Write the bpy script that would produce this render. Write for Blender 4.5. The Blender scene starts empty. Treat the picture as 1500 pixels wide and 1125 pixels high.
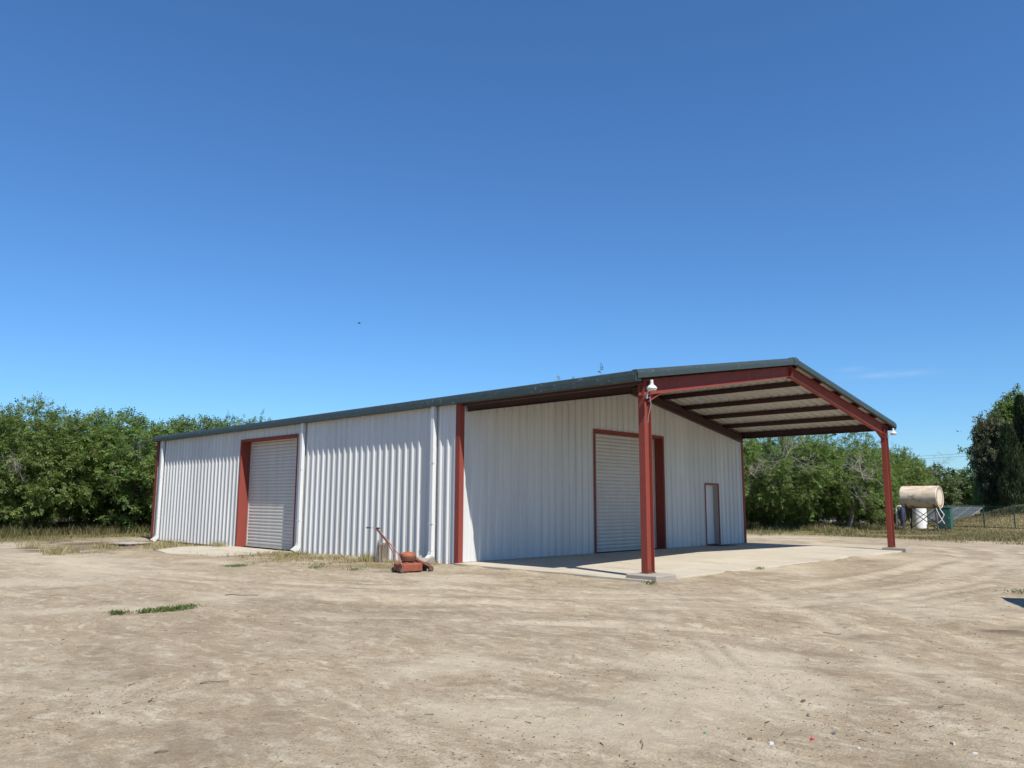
import bpy, math, random
import numpy as np
from mathutils import Vector, Matrix

random.seed(7)
RNG = np.random.default_rng(11)
S = bpy.context.scene
COL = S.collection
R = math.radians

# ------------------------------------------------------------------ camera
CAM = np.array([15.41, -13.663, 1.6]); YAW, PIT, ROL, FPX = 2.350, 0.1490, 0.004, 1147.1
_f = Vector((math.cos(YAW)*math.cos(PIT), math.sin(YAW)*math.cos(PIT), math.sin(PIT)))
_r = Vector((math.sin(YAW), -math.cos(YAW), 0)); _u = _r.cross(_f)
_r2 = math.cos(ROL)*_r + math.sin(ROL)*_u; _u2 = -math.sin(ROL)*_r + math.cos(ROL)*_u
cd = bpy.data.cameras.new('camera'); cam = bpy.data.objects.new('camera', cd); COL.objects.link(cam)
cd.sensor_width = 36; cd.lens = FPX/1500*36; cd.clip_start = 0.05; cd.clip_end = 6000
m = Matrix((_r2, _u2, -_f)).transposed().to_4x4(); m.translation = Vector(CAM); cam.matrix_world = m
S.camera = cam

# ------------------------------------------------------------------ sky and sun
SUN = Vector((0.76, -0.215, 1.0)).normalized()
EL = math.asin(SUN.z); ROT = math.atan2(SUN.x, SUN.y)
w = bpy.data.worlds.new('World'); S.world = w; w.use_nodes = True
nt = w.node_tree; nt.nodes.clear()
out = nt.nodes.new('ShaderNodeOutputWorld'); bg = nt.nodes.new('ShaderNodeBackground')
sky = nt.nodes.new('ShaderNodeTexSky'); sky.sky_type = 'NISHITA'; sky.sun_disc = False
sky.sun_elevation = EL; sky.sun_rotation = ROT; sky.altitude = 60
sky.air_density = 1.1; sky.dust_density = 0.1; sky.ozone_density = 10.0
hs = nt.nodes.new('ShaderNodeHueSaturation'); hs.inputs['Saturation'].default_value = 1.0
nt.links.new(sky.outputs[0], hs.inputs['Color'])
bg.inputs[1].default_value = 0.097
tint = nt.nodes.new('ShaderNodeMix'); tint.data_type = 'RGBA'; tint.blend_type = 'MULTIPLY'; tint.inputs[0].default_value = 1
tint.inputs[7].default_value = (.71, .93, 1.06, 1); nt.links.new(hs.outputs[0], tint.inputs[6]); 
# two faint cirrus wisps low in the sky to the right (at infinity, by direction)
def wisp(px, py, wu, wv, amount, src, seed):
    d0 = (_f+_r2*((px-750)/FPX)+_u2*((562.5-py)/FPX)).normalized(); ru = Vector((d0.y, -d0.x, 0)).normalized(); uu = ru.cross(d0)
    tc = nt.nodes.new('ShaderNodeTexCoord')
    def dot(v):
        n = nt.nodes.new('ShaderNodeVectorMath'); n.operation = 'DOT_PRODUCT'; n.inputs[1].default_value = v; nt.links.new(tc.outputs['Generated'], n.inputs[0]); return n.outputs['Value']
    def mth(op, a, b=None, c=None):
        n = nt.nodes.new('ShaderNodeMath'); n.operation = op
        for k_, v_ in enumerate((a, b, c)):
            if v_ is None: continue
            if isinstance(v_, (int, float)): n.inputs[k_].default_value = v_
            else: nt.links.new(v_, n.inputs[k_])
        return n.outputs[0]
    u_ = dot(ru); v_ = dot(uu)
    cx = nt.nodes.new('ShaderNodeCombineXYZ'); nt.links.new(mth('MULTIPLY', u_, 18), cx.inputs[0]); nt.links.new(mth('MULTIPLY', v_, 130), cx.inputs[1]); cx.inputs[2].default_value = seed
    nz = nt.nodes.new('ShaderNodeTexNoise'); nz.inputs['Scale'].default_value = 1.6; nz.inputs['Detail'].default_value = 5; nt.links.new(cx.outputs[0], nz.inputs['Vector'])
    q = mth('ADD', mth('POWER', mth('MULTIPLY', u_, 1/wu), 2.0), mth('POWER', mth('ABSOLUTE', mth('MULTIPLY', v_, 1/wv)), 2.0))
    g = mth('MULTIPLY', mth('EXPONENT', mth('MULTIPLY', q, -1)), mth('GREATER_THAN', dot(d0), 0))
    a_ = mth('MULTIPLY', mth('MULTIPLY', g, mth('MULTIPLY_ADD', nz.outputs[0], 1.6, -.3)), amount)
    mx = nt.nodes.new('ShaderNodeMix'); mx.data_type = 'RGBA'; nt.links.new(mth('MAXIMUM', a_, 0.0), mx.inputs[0]); nt.links.new(src, mx.inputs[6]); mx.inputs[7].default_value = (6.2, 6.6, 7.0, 1)
    return mx.outputs[2]
skyc = wisp(1312, 548, .040, .0034, .30, tint.outputs[2], 1.0); skyc = wisp(1250, 541, .014, .0026, .20, skyc, 4.0)
nt.links.new(skyc, bg.inputs[0]); nt.links.new(bg.outputs[0], out.inputs[0])
ld = bpy.data.lights.new('sun', 'SUN'); ld.energy = 5.0; ld.angle = R(0.53); ld.color = (1.0, 0.955, 0.88)
so = bpy.data.objects.new('sun', ld); COL.objects.link(so)
so.rotation_euler = SUN.to_track_quat('Z', 'Y').to_euler(); so.location = (20, -20, 40)
S.view_settings.view_transform = 'Standard'; S.view_settings.look = 'None'
S.view_settings.gamma = 1.0; S.view_settings.exposure = 0.5
S.render.engine = 'CYCLES'

# ------------------------------------------------------------------ helpers
def tag(o, label=None, cat=None, group=None, kind=None):
    if label: o['label'] = label
    if cat: o['category'] = cat
    if group: o['group'] = group
    if kind: o['kind'] = kind
    return o

def empty(name, loc=(0, 0, 0), rz=0.0):
    o = bpy.data.objects.new(name, None); COL.objects.link(o)
    o.location = loc; o.rotation_euler = (0, 0, rz); o.empty_display_size = 0.3
    return o

def link_mesh(name, me, mat=None, parent=None, smooth=False, loc=None):
    if mat is not None:
        me.materials.clear(); me.materials.append(mat)
    o = bpy.data.objects.new(name, me); COL.objects.link(o)
    if parent: o.parent = parent
    if loc is not None: o.location = loc
    if smooth: me.shade_smooth(); me.set_sharp_from_angle(angle=R(38))
    return o

def mesh_np(name, V, F, col=None, mat_idx=None):
    """V (n,3), F (m,k) with equal k"""
    V = np.ascontiguousarray(V, dtype=np.float32); F = np.ascontiguousarray(F, dtype=np.int32)
    me = bpy.data.meshes.new(name); k = F.shape[1]
    me.vertices.add(len(V)); me.vertices.foreach_set('co', V.ravel())
    me.loops.add(F.size); me.loops.foreach_set('vertex_index', F.ravel())
    me.polygons.add(len(F)); me.polygons.foreach_set('loop_start', np.arange(0, F.size, k, dtype=np.int32))
    me.polygons.foreach_set('loop_total', np.full(len(F), k, dtype=np.int32))
    me.update(calc_edges=True)
    if col is not None:
        a = me.color_attributes.new('col', 'FLOAT_COLOR', 'POINT')
        c = np.ones((len(V), 4), np.float32); c[:, :col.shape[1]] = col
        a.data.foreach_set('color', c.ravel())
    me.validate()
    return me

class MB:
    def __init__(s): s.v = []; s.f = []
    def add(s, vs, fs):
        b = len(s.v); s.v += [tuple(p) for p in vs]; s.f += [tuple(i+b for i in f) for f in fs]; return s
    def box(s, x0, x1, y0, y1, z0, z1):
        vs = [(x0,y0,z0),(x1,y0,z0),(x1,y1,z0),(x0,y1,z0),(x0,y0,z1),(x1,y0,z1),(x1,y1,z1),(x0,y1,z1)]
        return s.add(vs, [(3,2,1,0),(4,5,6,7),(0,1,5,4),(1,2,6,5),(2,3,7,6),(3,0,4,7)])
    def hexa(s, vs):
        return s.add(vs, [(3,2,1,0),(4,5,6,7),(0,1,5,4),(1,2,6,5),(2,3,7,6),(3,0,4,7)])
    def bar(s, a, b, wd, ht=None, up=(0, 0, 1)):
        ht = ht or wd; a = Vector(a); b = Vector(b); d = (b-a).normalized(); up = Vector(up)
        if abs(d.dot(up)) > .97: up = Vector((1, 0, 0))
        sx = d.cross(up).normalized()*wd/2; sy = sx.cross(d).normalized()*ht/2
        return s.hexa([a-sx-sy, a+sx-sy, a+sx+sy, a-sx+sy, b-sx-sy, b+sx-sy, b+sx+sy, b-sx+sy])
    def tube(s, pts, rad, n=8, caps=True):
        pts = [Vector(p) for p in pts]; rr = rad if hasattr(rad, '__len__') else [rad]*len(pts)
        base = len(s.v); prev = None
        for i, p in enumerate(pts):
            d = (pts[min(i+1, len(pts)-1)]-pts[max(i-1, 0)]).normalized()
            if prev is None:
                ax = Vector((0, 0, 1)) if abs(d.z) < .9 else Vector((1, 0, 0))
                sx = d.cross(ax).normalized()
            else:
                sx = (prev - d*prev.dot(d)).normalized()
            prev = sx; sy = d.cross(sx)
            for k in range(n):
                a = 2*math.pi*k/n; s.v.append(tuple(p+(sx*math.cos(a)+sy*math.sin(a))*rr[i]))
        for i in range(len(pts)-1):
            for k in range(n):
                a = base+i*n+k; b = base+i*n+(k+1) % n; s.f.append((a, b, b+n, a+n))
        if caps:
            s.f.append(tuple(base+k for k in range(n))[::-1]); e = base+(len(pts)-1)*n
            s.f.append(tuple(e+k for k in range(n)))
        return s
    def lathe(s, prof, c=(0, 0, 0), n=20, axis='z'):
        base = len(s.v)
        for (r, h) in prof:
            for k in range(n):
                a = 2*math.pi*k/n; p = (r*math.cos(a), r*math.sin(a), h)
                if axis == 'x': p = (p[2], p[0], p[1])
                if axis == 'y': p = (p[0], p[2], p[1])
                s.v.append((p[0]+c[0], p[1]+c[1], p[2]+c[2]))
        for i in range(len(prof)-1):
            for k in range(n):
                a = base+i*n+k; b = base+i*n+(k+1) % n; s.f.append((a, b, b+n, a+n))
        s.f.append(tuple(base+k for k in range(n))[::-1]); e = base+(len(prof)-1)*n
        s.f.append(tuple(e+k for k in range(n)))
        return s
    def prism(s, prof, fn0, fn1):
        """closed 2-D profile swept from fn0(p) to fn1(p)"""
        n = len(prof); vs = [fn0(p) for p in prof]+[fn1(p) for p in prof]
        fs = [(i, (i+1) % n, (i+1) % n+n, i+n) for i in range(n)]+[tuple(range(n))[::-1], tuple(range(n, 2*n))]
        return s.add(vs, fs)
    def mesh(s, name):
        me = bpy.data.meshes.new(name); me.from_pydata(s.v, [], s.f); me.validate(); me.update()
        return me
    def build(s, name, mat, parent=None, smooth=False, bevel=0, loc=None, fix=True):
        me = s.mesh(name)
        if fix:
            import bmesh
            bm = bmesh.new(); bm.from_mesh(me); bmesh.ops.recalc_face_normals(bm, faces=bm.faces); bm.to_mesh(me); bm.free()
        o = link_mesh(name, me, mat, parent, smooth, loc)
        if bevel:
            b = o.modifiers.new('bevel', 'BEVEL'); b.width = bevel; b.segments = 2; b.limit_method = 'ANGLE'; b.angle_limit = R(40)
        return o

# value noise in numpy
def _hash(i, j, s):
    h = (i.astype(np.int64)*374761393 + j.astype(np.int64)*668265263 + s*1442695041) & 0x7fffffff
    h = ((h ^ (h >> 13))*1274126177) & 0x7fffffff
    return ((h ^ (h >> 16)) & 0xffff)/65535.0
def vnoise(x, y, s=0):
    i = np.floor(x); j = np.floor(y); fx = x-i; fy = y-j
    fx = fx*fx*fx*(fx*(fx*6-15)+10); fy = fy*fy*fy*(fy*(fy*6-15)+10)
    a = _hash(i, j, s); b = _hash(i+1, j, s); c = _hash(i, j+1, s); d = _hash(i+1, j+1, s)
    return (a*(1-fx)+b*fx)*(1-fy)+(c*(1-fx)+d*fx)*fy
def fbm(x, y, s=0, o=4):
    t = 0; a = .5
    for k in range(o):
        t = t+a*vnoise(x+17.3*k, y-9.1*k, s+k); x = x*2.03; y = y*2.03; a *= .5
    return t/(1-.5**o)
def sstep(a, b, x):
    t = np.clip((x-a)/(b-a), 0, 1); return t*t*(3-2*t)

# ------------------------------------------------------------------ materials
def mat(name):
    M = bpy.data.materials.new(name); M.use_nodes = True; N = M.node_tree; N.nodes.clear()
    o = N.nodes.new('ShaderNodeOutputMaterial'); b = N.nodes.new('ShaderNodeBsdfPrincipled')
    N.links.new(b.outputs[0], o.inputs[0]); return M, N, b, o
def nd(N, t, **kw):
    n = N.nodes.new(t)
    for k, v in kw.items():
        if k in n.inputs: n.inputs[k].default_value = v
        else: setattr(n, k, v)
    return n
def ramp(N, fac, stops):
    r = N.nodes.new('ShaderNodeValToRGB'); e = r.color_ramp.elements
    while len(e) < len(stops): e.new(.5)
    for k, (p, c) in enumerate(stops):
        e[k].position = p; e[k].color = c if len(c) == 4 else (*c, 1)
    N.links.new(fac, r.inputs[0]); return r
def mixc(N, fac, a, b, mode='MIX'):
    x = N.nodes.new('ShaderNodeMix'); x.data_type = 'RGBA'; x.blend_type = mode
    for sock, v in ((x.inputs[0], fac), (x.inputs[6], a), (x.inputs[7], b)):
        if hasattr(v, 'is_output') and v.is_output: N.links.new(v, sock)
        elif isinstance(v, (int, float)): sock.default_value = v
        else: sock.default_value = (*v, 1) if len(v) == 3 else v
    return x.outputs[2]
def objco(N, scale=(1, 1, 1), geo=False):
    if geo:
        t = N.nodes.new('ShaderNodeNewGeometry').outputs['Position']
    else:
        t = N.nodes.new('ShaderNodeTexCoord').outputs['Object']
    mp = N.nodes.new('ShaderNodeMapping'); mp.inputs['Scale'].default_value = scale
    N.links.new(t, mp.inputs[0]); return mp.outputs[0]
def noise(N, co, scale, detail=5, rough=.6):
    n = nd(N, 'ShaderNodeTexNoise', Scale=scale, Detail=detail, Roughness=rough); N.links.new(co, n.inputs['Vector']); return n.outputs[0]
def bump(N, b, h, strength, dist=.01):
    x = nd(N, 'ShaderNodeBump', Strength=strength, Distance=dist); N.links.new(h, x.inputs['Height']); N.links.new(x.outputs[0], b.inputs['Normal'])

def paint(name, c, c2, rough=.45, wear=.0, wearc=(.2, .1, .06), scale=3.0, streak=True, metallic=0.0, bstr=.04):
    M, N, b, o = mat(name)
    co = objco(N, (1, 1, .12 if streak else 1), geo=True)
    n1 = noise(N, co, scale, 6, .65)
    f = ramp(N, n1, [(.35, (0, 0, 0)), (.72, (1, 1, 1))]).outputs[0]
    c_ = mixc(N, f, c, c2)
    if wear:
        n2 = noise(N, objco(N, geo=True), 11, 8, .7)
        g = ramp(N, n2, [(.62-.12*wear, (0, 0, 0)), (.70, (1, 1, 1))]).outputs[0]
        c_ = mixc(N, g, c_, wearc)
    N.links.new(c_, b.inputs['Base Color']); b.inputs['Metallic'].default_value = metallic
    rr = nd(N, 'ShaderNodeMapRange'); N.links.new(n1, rr.inputs[0]); rr.inputs[3].default_value = rough-.08; rr.inputs[4].default_value = rough+.12
    N.links.new(rr.outputs[0], b.inputs['Roughness'])
    n3 = noise(N, objco(N, geo=True), 2.2, 3, .5); bump(N, b, n3, bstr, .05)
    return M

def wall_paint():
    """white painted ribbed steel: dust splashed up at the foot, faint streaks"""
    M, N, b, o = mat('white_wall_steel')
    n1 = noise(N, objco(N, (1, 1, .06), geo=True), 5, 6, .6)
    c = mixc(N, ramp(N, n1, [(.4, (0, 0, 0)), (.75, (1, 1, 1))]).outputs[0], (.535, .533, .520), (.455, .450, .432))
    g = N.nodes.new('ShaderNodeNewGeometry'); sp = N.nodes.new('ShaderNodeSeparateXYZ'); N.links.new(g.outputs['Position'], sp.inputs[0])
    n2 = noise(N, objco(N, (1, 1, .5), geo=True), 3.5, 6, .7)
    ad = nd(N, 'ShaderNodeMath', operation='MULTIPLY_ADD'); N.links.new(n2, ad.inputs[0]); ad.inputs[1].default_value = .35; N.links.new(sp.outputs[2], ad.inputs[2])
    d = ramp(N, ad.outputs[0], [(0, (.30, .30, .30)), (.06, (0, 0, 0))]).outputs[0]
    c = mixc(N, d, c, (.33, .28, .21))
    oi = N.nodes.new('ShaderNodeObjectInfo'); mr = nd(N, 'ShaderNodeMapRange'); N.links.new(oi.outputs['Random'], mr.inputs[0]); mr.inputs[3].default_value = .93; mr.inputs[4].default_value = 1.04
    hv = nd(N, 'ShaderNodeHueSaturation'); N.links.new(mr.outputs[0], hv.inputs['Value']); N.links.new(c, hv.inputs['Color'])
    N.links.new(hv.outputs[0], b.inputs['Base Color']); b.inputs['Roughness'].default_value = .42
    n3 = noise(N, objco(N, (1, 1, .6), geo=True), 1.6, 3, .5); bump(N, b, n3, .10, .05)
    return M

def concrete(name, a, c2, dusty):
    M, N, b, o = mat(name)
    co = objco(N, geo=True)
    n1 = noise(N, co, .55, 6, .6); n2 = noise(N, co, 5, 7, .7); n3 = noise(N, co, 60, 3, .6)
    c = mixc(N, ramp(N, n1, [(.35, (0, 0, 0)), (.68, (1, 1, 1))]).outputs[0], a, c2)
    c = mixc(N, ramp(N, n2, [(.52, (0, 0, 0)), (.78, (.7, .7, .7))]).outputs[0], c, dusty)
    st = noise(N, objco(N, (.35, 1.6, 1), geo=True), 1.1, 6, .65)
    c = mixc(N, ramp(N, st, [(.53, (0, 0, 0)), (.68, (.75, .75, .75))]).outputs[0], c, (.25, .215, .165))
    N.links.new(c, b.inputs['Base Color']); b.inputs['Roughness'].default_value = .9
    bump(N, b, n3, .25, .004); return M

def ground_mat():
    M, N, b, o = mat('dry_dirt')
    at = nd(N, 'ShaderNodeVertexColor', layer_name='col'); sp = N.nodes.new('ShaderNodeSeparateColor'); N.links.new(at.outputs[0], sp.inputs[0])
    co = objco(N, geo=True)
    wp = nd(N, 'ShaderNodeTexNoise', Scale=.7, Detail=3.0); N.links.new(co, wp.inputs['Vector'])          # warp, so patches smear like driven-over dust
    wv = nd(N, 'ShaderNodeVectorMath', operation='MULTIPLY_ADD'); N.links.new(wp.outputs['Color'], wv.inputs[0]); wv.inputs[1].default_value = (1.2, 1.2, 0); N.links.new(co, wv.inputs[2])
    def strch(ang, sx, sy):
        m_ = N.nodes.new('ShaderNodeMapping'); m_.inputs['Rotation'].default_value = (0, 0, ang); m_.inputs['Scale'].default_value = (sx, sy, 1); N.links.new(wv.outputs[0], m_.inputs[0]); return m_.outputs[0]
    big = noise(N, co, .17, 5, .6); mid = noise(N, strch(.5, .6, 1.2), 1.25, 9, .74); st2 = noise(N, strch(.75, .55, 1.5), 3.6, 8, .74)
    fin = noise(N, co, 9, 6, .72); grit = noise(N, co, 55, 4, .75)
    c = ramp(N, mid, [(.36, (0.251, 0.195, 0.124)), (.50, (0.337, 0.274, 0.185)), (.63, (0.427, 0.361, 0.262))]).outputs[0]
    c = mixc(N, ramp(N, big, [(.42, (.65, .65, .65)), (.58, (0, 0, 0))]).outputs[0], c, (0.293, 0.230, 0.148))
    c = mixc(N, ramp(N, st2, [(.52, (0, 0, 0)), (.64, (.88, .88, .88))]).outputs[0], c, (0.480, 0.419, 0.314))
    c = mixc(N, ramp(N, st2, [(.36, (.75, .75, .75)), (.47, (0, 0, 0))]).outputs[0], c, (0.241, 0.187, 0.119))
    c = mixc(N, ramp(N, fin, [(.38, (.55, .55, .55)), (.48, (0, 0, 0))]).outputs[0], c, (0.223, 0.170, 0.110))
    c = mixc(N, ramp(N, fin, [(.56, (0, 0, 0)), (.66, (.40, .40, .40))]).outputs[0], c, (0.492, 0.431, 0.330))
    c = mixc(N, ramp(N, grit, [(.36, (.65, .65, .65)), (.47, (0, 0, 0))]).outputs[0], c, (0.176, 0.138, 0.091))
    c = mixc(N, ramp(N, grit, [(.56, (0, 0, 0)), (.68, (.45, .45, .45))]).outputs[0], c, (0.538, 0.479, 0.378))
    # masks: R pale packed dirt, G dry weeds and orchard floor, B damp or oily stain
    c = mixc(N, sp.outputs[0], c, (0.487, 0.419, 0.309))
    wc = ramp(N, fin, [(.38, (0.087, 0.078, 0.031)), (.5, (0.200, 0.161, 0.076)), (.62, (0.293, 0.239, 0.125))]).outputs[0]
    c = mixc(N, sp.outputs[1], c, wc)
    c = mixc(N, sp.outputs[2], c, (0.123, 0.093, 0.063))
    N.links.new(c, b.inputs['Base Color']); b.inputs['Roughness'].default_value = .95
    b.inputs['Specular IOR Level'].default_value = .15
    h = nd(N, 'ShaderNodeMath', operation='MULTIPLY_ADD'); N.links.new(fin, h.inputs[0]); h.inputs[1].default_value = 2.4; N.links.new(grit, h.inputs[2])
    bump(N, b, h.outputs[0], .8, .016); return M

def leaf_mat(name, dark, light, trans=.35, rough=.5):
    M, N, b, o = mat(name)
    at = nd(N, 'ShaderNodeVertexColor', layer_name='col'); sp = N.nodes.new('ShaderNodeSeparateColor'); N.links.new(at.outputs[0], sp.inputs[0])
    c = mixc(N, sp.outputs[0], dark, light)
    c = mixc(N, sp.outputs[1], c, (.17, .125, .05))
    oi = N.nodes.new('ShaderNodeObjectInfo'); hv = nd(N, 'ShaderNodeHueSaturation')
    mr = nd(N, 'ShaderNodeMapRange'); N.links.new(oi.outputs['Random'], mr.inputs[0]); mr.inputs[3].default_value = .485; mr.inputs[4].default_value = .515
    N.links.new(mr.outputs[0], hv.inputs['Hue']); N.links.new(c, hv.inputs['Color'])
    c = hv.outputs[0]
    N.links.new(c, b.inputs['Base Color']); b.inputs['Roughness'].default_value = rough; b.inputs['Specular IOR Level'].default_value = .35
    tr = N.nodes.new('ShaderNodeBsdfTranslucent'); tc = mixc(N, 1.0, c, (1.25, 1.35, .7), 'MULTIPLY'); N.links.new(tc, tr.inputs[0])
    ms = N.nodes.new('ShaderNodeMixShader'); ms.inputs[0].default_value = trans
    N.links.new(b.outputs[0], ms.inputs[1]); N.links.new(tr.outputs[0], ms.inputs[2]); N.links.new(ms.outputs[0], o.inputs[0]); return M

def attr_mat(name, rough=.9, trans=0.0):
    M, N, b, o = mat(name)
    at = nd(N, 'ShaderNodeVertexColor', layer_name='col'); N.links.new(at.outputs[0], b.inputs['Base Color'])
    b.inputs['Roughness'].default_value = rough; b.inputs['Specular IOR Level'].default_value = .2
    if trans:
        tr = N.nodes.new('ShaderNodeBsdfTranslucent'); N.links.new(at.outputs[0], tr.inputs[0])
        ms = N.nodes.new('ShaderNodeMixShader'); ms.inputs[0].default_value = trans
        N.links.new(b.outputs[0], ms.inputs[1]); N.links.new(tr.outputs[0], ms.inputs[2]); N.links.new(ms.outputs[0], o.inputs[0])
    return M

def bark(name, a, c2):
    M, N, b, o = mat(name); n1 = noise(N, objco(N, (1, 1, .3)), 9, 6, .7)
    N.links.new(ramp(N, n1, [(.35, a), (.65, c2)]).outputs[0], b.inputs['Base Color']); b.inputs['Roughness'].default_value = .95
    bump(N, b, n1, .6, .03); return M

WALL = wall_paint()
RED = paint('red_oxide_steel', (.228, .047, .033), (.170, .038, .028), .68, .5, (.11, .04, .03), 2.5)
RED.node_tree.nodes['Principled BSDF'].inputs['Specular IOR Level'].default_value = .25
TRIM = paint('green_trim', (.027, .039, .035), (.036, .050, .045), .45, .08, (.22, .23, .22), 6, False)
DOORM = paint('door_slat_paint', (.47, .455, .425), (.40, .385, .355), .4, 0, scale=3)
ROOFIN = paint('roof_steel', (.42, .41, .385), (.35, .34, .315), .5, .2, (.35, .33, .27), 4, False)
LINER = paint('liner_board', (.42, .41, .39), (.36, .35, .33), .7)
CREAM = paint('cream_jamb', (.36, .34, .31), (.32, .30, .27), .5)
WHITE = paint('white_paint', (.60, .605, .605), (.53, .53, .515), .38, .15, (.5, .46, .40), 6)
GLASS_, gN, gb, _ = mat('lamp_glass'); gb.inputs['Base Color'].default_value = (.85, .84, .76, 1); gb.inputs['Roughness'].default_value = .12; gb.inputs['Transmission Weight'].default_value = .55
STEEL = paint('galvanised_steel', (.45, .46, .46), (.36, .37, .37), .4, .1, (.25, .2, .16), 6, False, .6)
PURL = paint('dark_maroon_steel', (.048, .016, .016), (.036, .014, .014), .55, .2, (.06, .025, .022), 2.5)  # darker maroon than the posts, for purlins, clips, eave struts and wall rafters
CONC = concrete('pale_concrete', (.455, .405, .312), (.38, .332, .25), (.30, .255, .185))
CONC2 = concrete('old_concrete', (.31, .28, .235), (.26, .23, .185), (.23, .195, .15))
DIRT = ground_mat()
LEAF = leaf_mat('walnut_leaf', (.085, .140, .042), (.178, .250, .076), .5)
LEAFB = leaf_mat('far_leaf', (.055, .095, .035), (.13, .18, .07), .3)
CYPL = leaf_mat('cypress_leaf', (.016, .034, .014), (.050, .080, .028), .12, .7)
EUCL = leaf_mat('brownish_leaf', (.045, .062, .030), (.12, .13, .065), .3, .6)
BARK = bark('walnut_bark', (.085, .070, .055), (.20, .175, .145))
DEADW = bark('dead_wood', (.19, .17, .145), (.31, .28, .245))
GRASS = attr_mat('grass_blades', .8, .35)
BITS = attr_mat('ground_bits', .9)
RUSTRED = paint('rusty_red_paint', (.25, .062, .032), (.17, .05, .028), .8, 1.0, (.095, .048, .03), 9, False, 0, .2)
ORANGE = paint('faded_orange_paint', (.33, .10, .042), (.24, .07, .032), .75, .95, (.12, .055, .03), 9, False, 0, .2)
RUST = paint('brown_rust', (.17, .075, .04), (.10, .05, .032), .85, .4, (.24, .12, .06), 16, False)
PINKST = paint('faded_handle', (.40, .19, .15), (.30, .15, .12), .6, .4, (.16, .09, .06), 14, False)
BLACK = paint('dark_rubber', (.025, .024, .023), (.05, .045, .04), .75, 0, scale=8, streak=False)
WOOD = bark('weathered_wood', (.11, .085, .06), (.22, .18, .135))
WOODG = bark('grey_board', (.30, .275, .24), (.44, .41, .36))
TANKM = paint('tan_tank_steel', (.58, .50, .385), (.46, .36, .245), .6, .6, (.30, .16, .075), 1.6, False, 0, .15)
def tank_mat():
    M, N, b, o = mat('stained_tank_steel'); co = objco(N, geo=True)
    n1 = noise(N, objco(N, (.5, 1, 1.6), geo=True), 1.7, 6, .65); n2 = noise(N, objco(N, (.8, 1, 1.1), geo=True), 1.9, 8, .7)
    c = mixc(N, ramp(N, n1, [(.40, (0, 0, 0)), (.60, (1, 1, 1))]).outputs[0], (.60, .53, .42), (.47, .36, .235))
    c = mixc(N, ramp(N, n2, [(.52, (0, 0, 0)), (.64, (.9, .9, .9))]).outputs[0], c, (.29, .175, .10))
    tc = N.nodes.new('ShaderNodeTexCoord'); sp = N.nodes.new('ShaderNodeSeparateXYZ'); N.links.new(tc.outputs['Object'], sp.inputs[0])
    ad = nd(N, 'ShaderNodeMath', operation='MULTIPLY_ADD'); N.links.new(n2, ad.inputs[0]); ad.inputs[1].default_value = -.9; N.links.new(sp.outputs[2], ad.inputs[2])   # rust creeping up from the seams at the belly
    c = mixc(N, ramp(N, ad.outputs[0], [(.90, (.8, .8, .8)), (1.25, (0, 0, 0))]).outputs[0], c, (.22, .125, .07))
    N.links.new(c, b.inputs['Base Color']); b.inputs['Roughness'].default_value = .65; bump(N, b, n2, .2, .02); return M
TANKM = tank_mat()
DSTEEL = paint('dark_steel', (.035, .028, .026), (.075, .05, .04), .7, .3, (.12, .06, .035), 9, False)
GREENF = paint('green_fence_paint', (.016, .060, .045), (.026, .075, .055), .45, 0, streak=False)
TEAL = paint('teal_paint', (.020, .085, .075), (.03, .10, .085), .5, .1, (.1, .1, .08), 5, False)
BLUE = paint('dark_blue_paint', (.025, .032, .085), (.03, .04, .075), .5, .1, (.06, .05, .05), 5, False)
M_, N_, b_, _ = mat('solar_glass'); b_.inputs['Base Color'].default_value = (.10, .105, .12, 1); b_.inputs['Roughness'].default_value = .8; b_.inputs['Specular IOR Level'].default_value = .15
nn = noise(N_, objco(N_), 3, 4); N_.links.new(ramp(N_, nn, [(.3, (.095, .110, .108)), (.7, (.13, .145, .14))]).outputs[0], b_.inputs['Base Color']); SOLAR = M_
PLASTIC = {k: paint('litter_'+k, c, tuple(x*.8 for x in c), .5, .2, (.3, .25, .2), 20, False) for k, c in dict(white=(.46, .44, .40), red=(.42, .02, .03), green=(.03, .22, .12), slate=(.10, .10, .12), brown=(.12, .07, .04), tan=(.45, .38, .29)).items()}

# ------------------------------------------------------------------ building dimensions
L, W, P, H = 20.0, 14.92, 5.6, 4.14
SL = 1.27/(W/2+.2)                       # roof slope
def zroof(y):                            # top plane of the roof panels
    return 4.335+SL*(min(y, W-y)+.2)
SLABZ = 0.035
FTX, FTY = 0.66, 0.72                    # footing size

# ------------------------------------------------------------------ ground
TRACKS = [([(4.0, -6.3), (7.2, -4.1), (9.3, -2.6), (10.4, -1.2), (11.0, .6), (11.4, 3.2), (11.6, 6.5), (10.9, 12.), (8.5, 19.)], .20),
          ([(4.4, -7.9), (8.0, -5.7), (10.4, -4.1), (12.0, -2.4), (12.6, -.6), (13.0, 2.5), (13.1, 6.5), (12.4, 12.5), (10.2, 20.)], .20),
          ([(8.0, .4), (9.0, -.7), (10.2, -2.1), (11.3, -3.6), (12.6, -5.2), (14.6, -7.2), (17., -9.)], .17),
          ([(9.4, .9), (10.4, -.1), (11.5, -1.5), (12.7, -3.0), (14.0, -4.6), (16., -6.4)], .17),
          ([(-18., -9.), (-10., -7.4), (-3., -6.3), (2., -5.), (6., -2.6), (8., .2), (8.6, 4.), (8.4, 9.), (7.2, 16.), (3., 21.)], .22),
          ([(-18., -10.8), (-10., -9.2), (-3., -8.2), (2.6, -6.8), (7.4, -4.0), (9.7, -.6), (10.4, 4.), (10.1, 9.), (8.9, 17.)], .22)]
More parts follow.
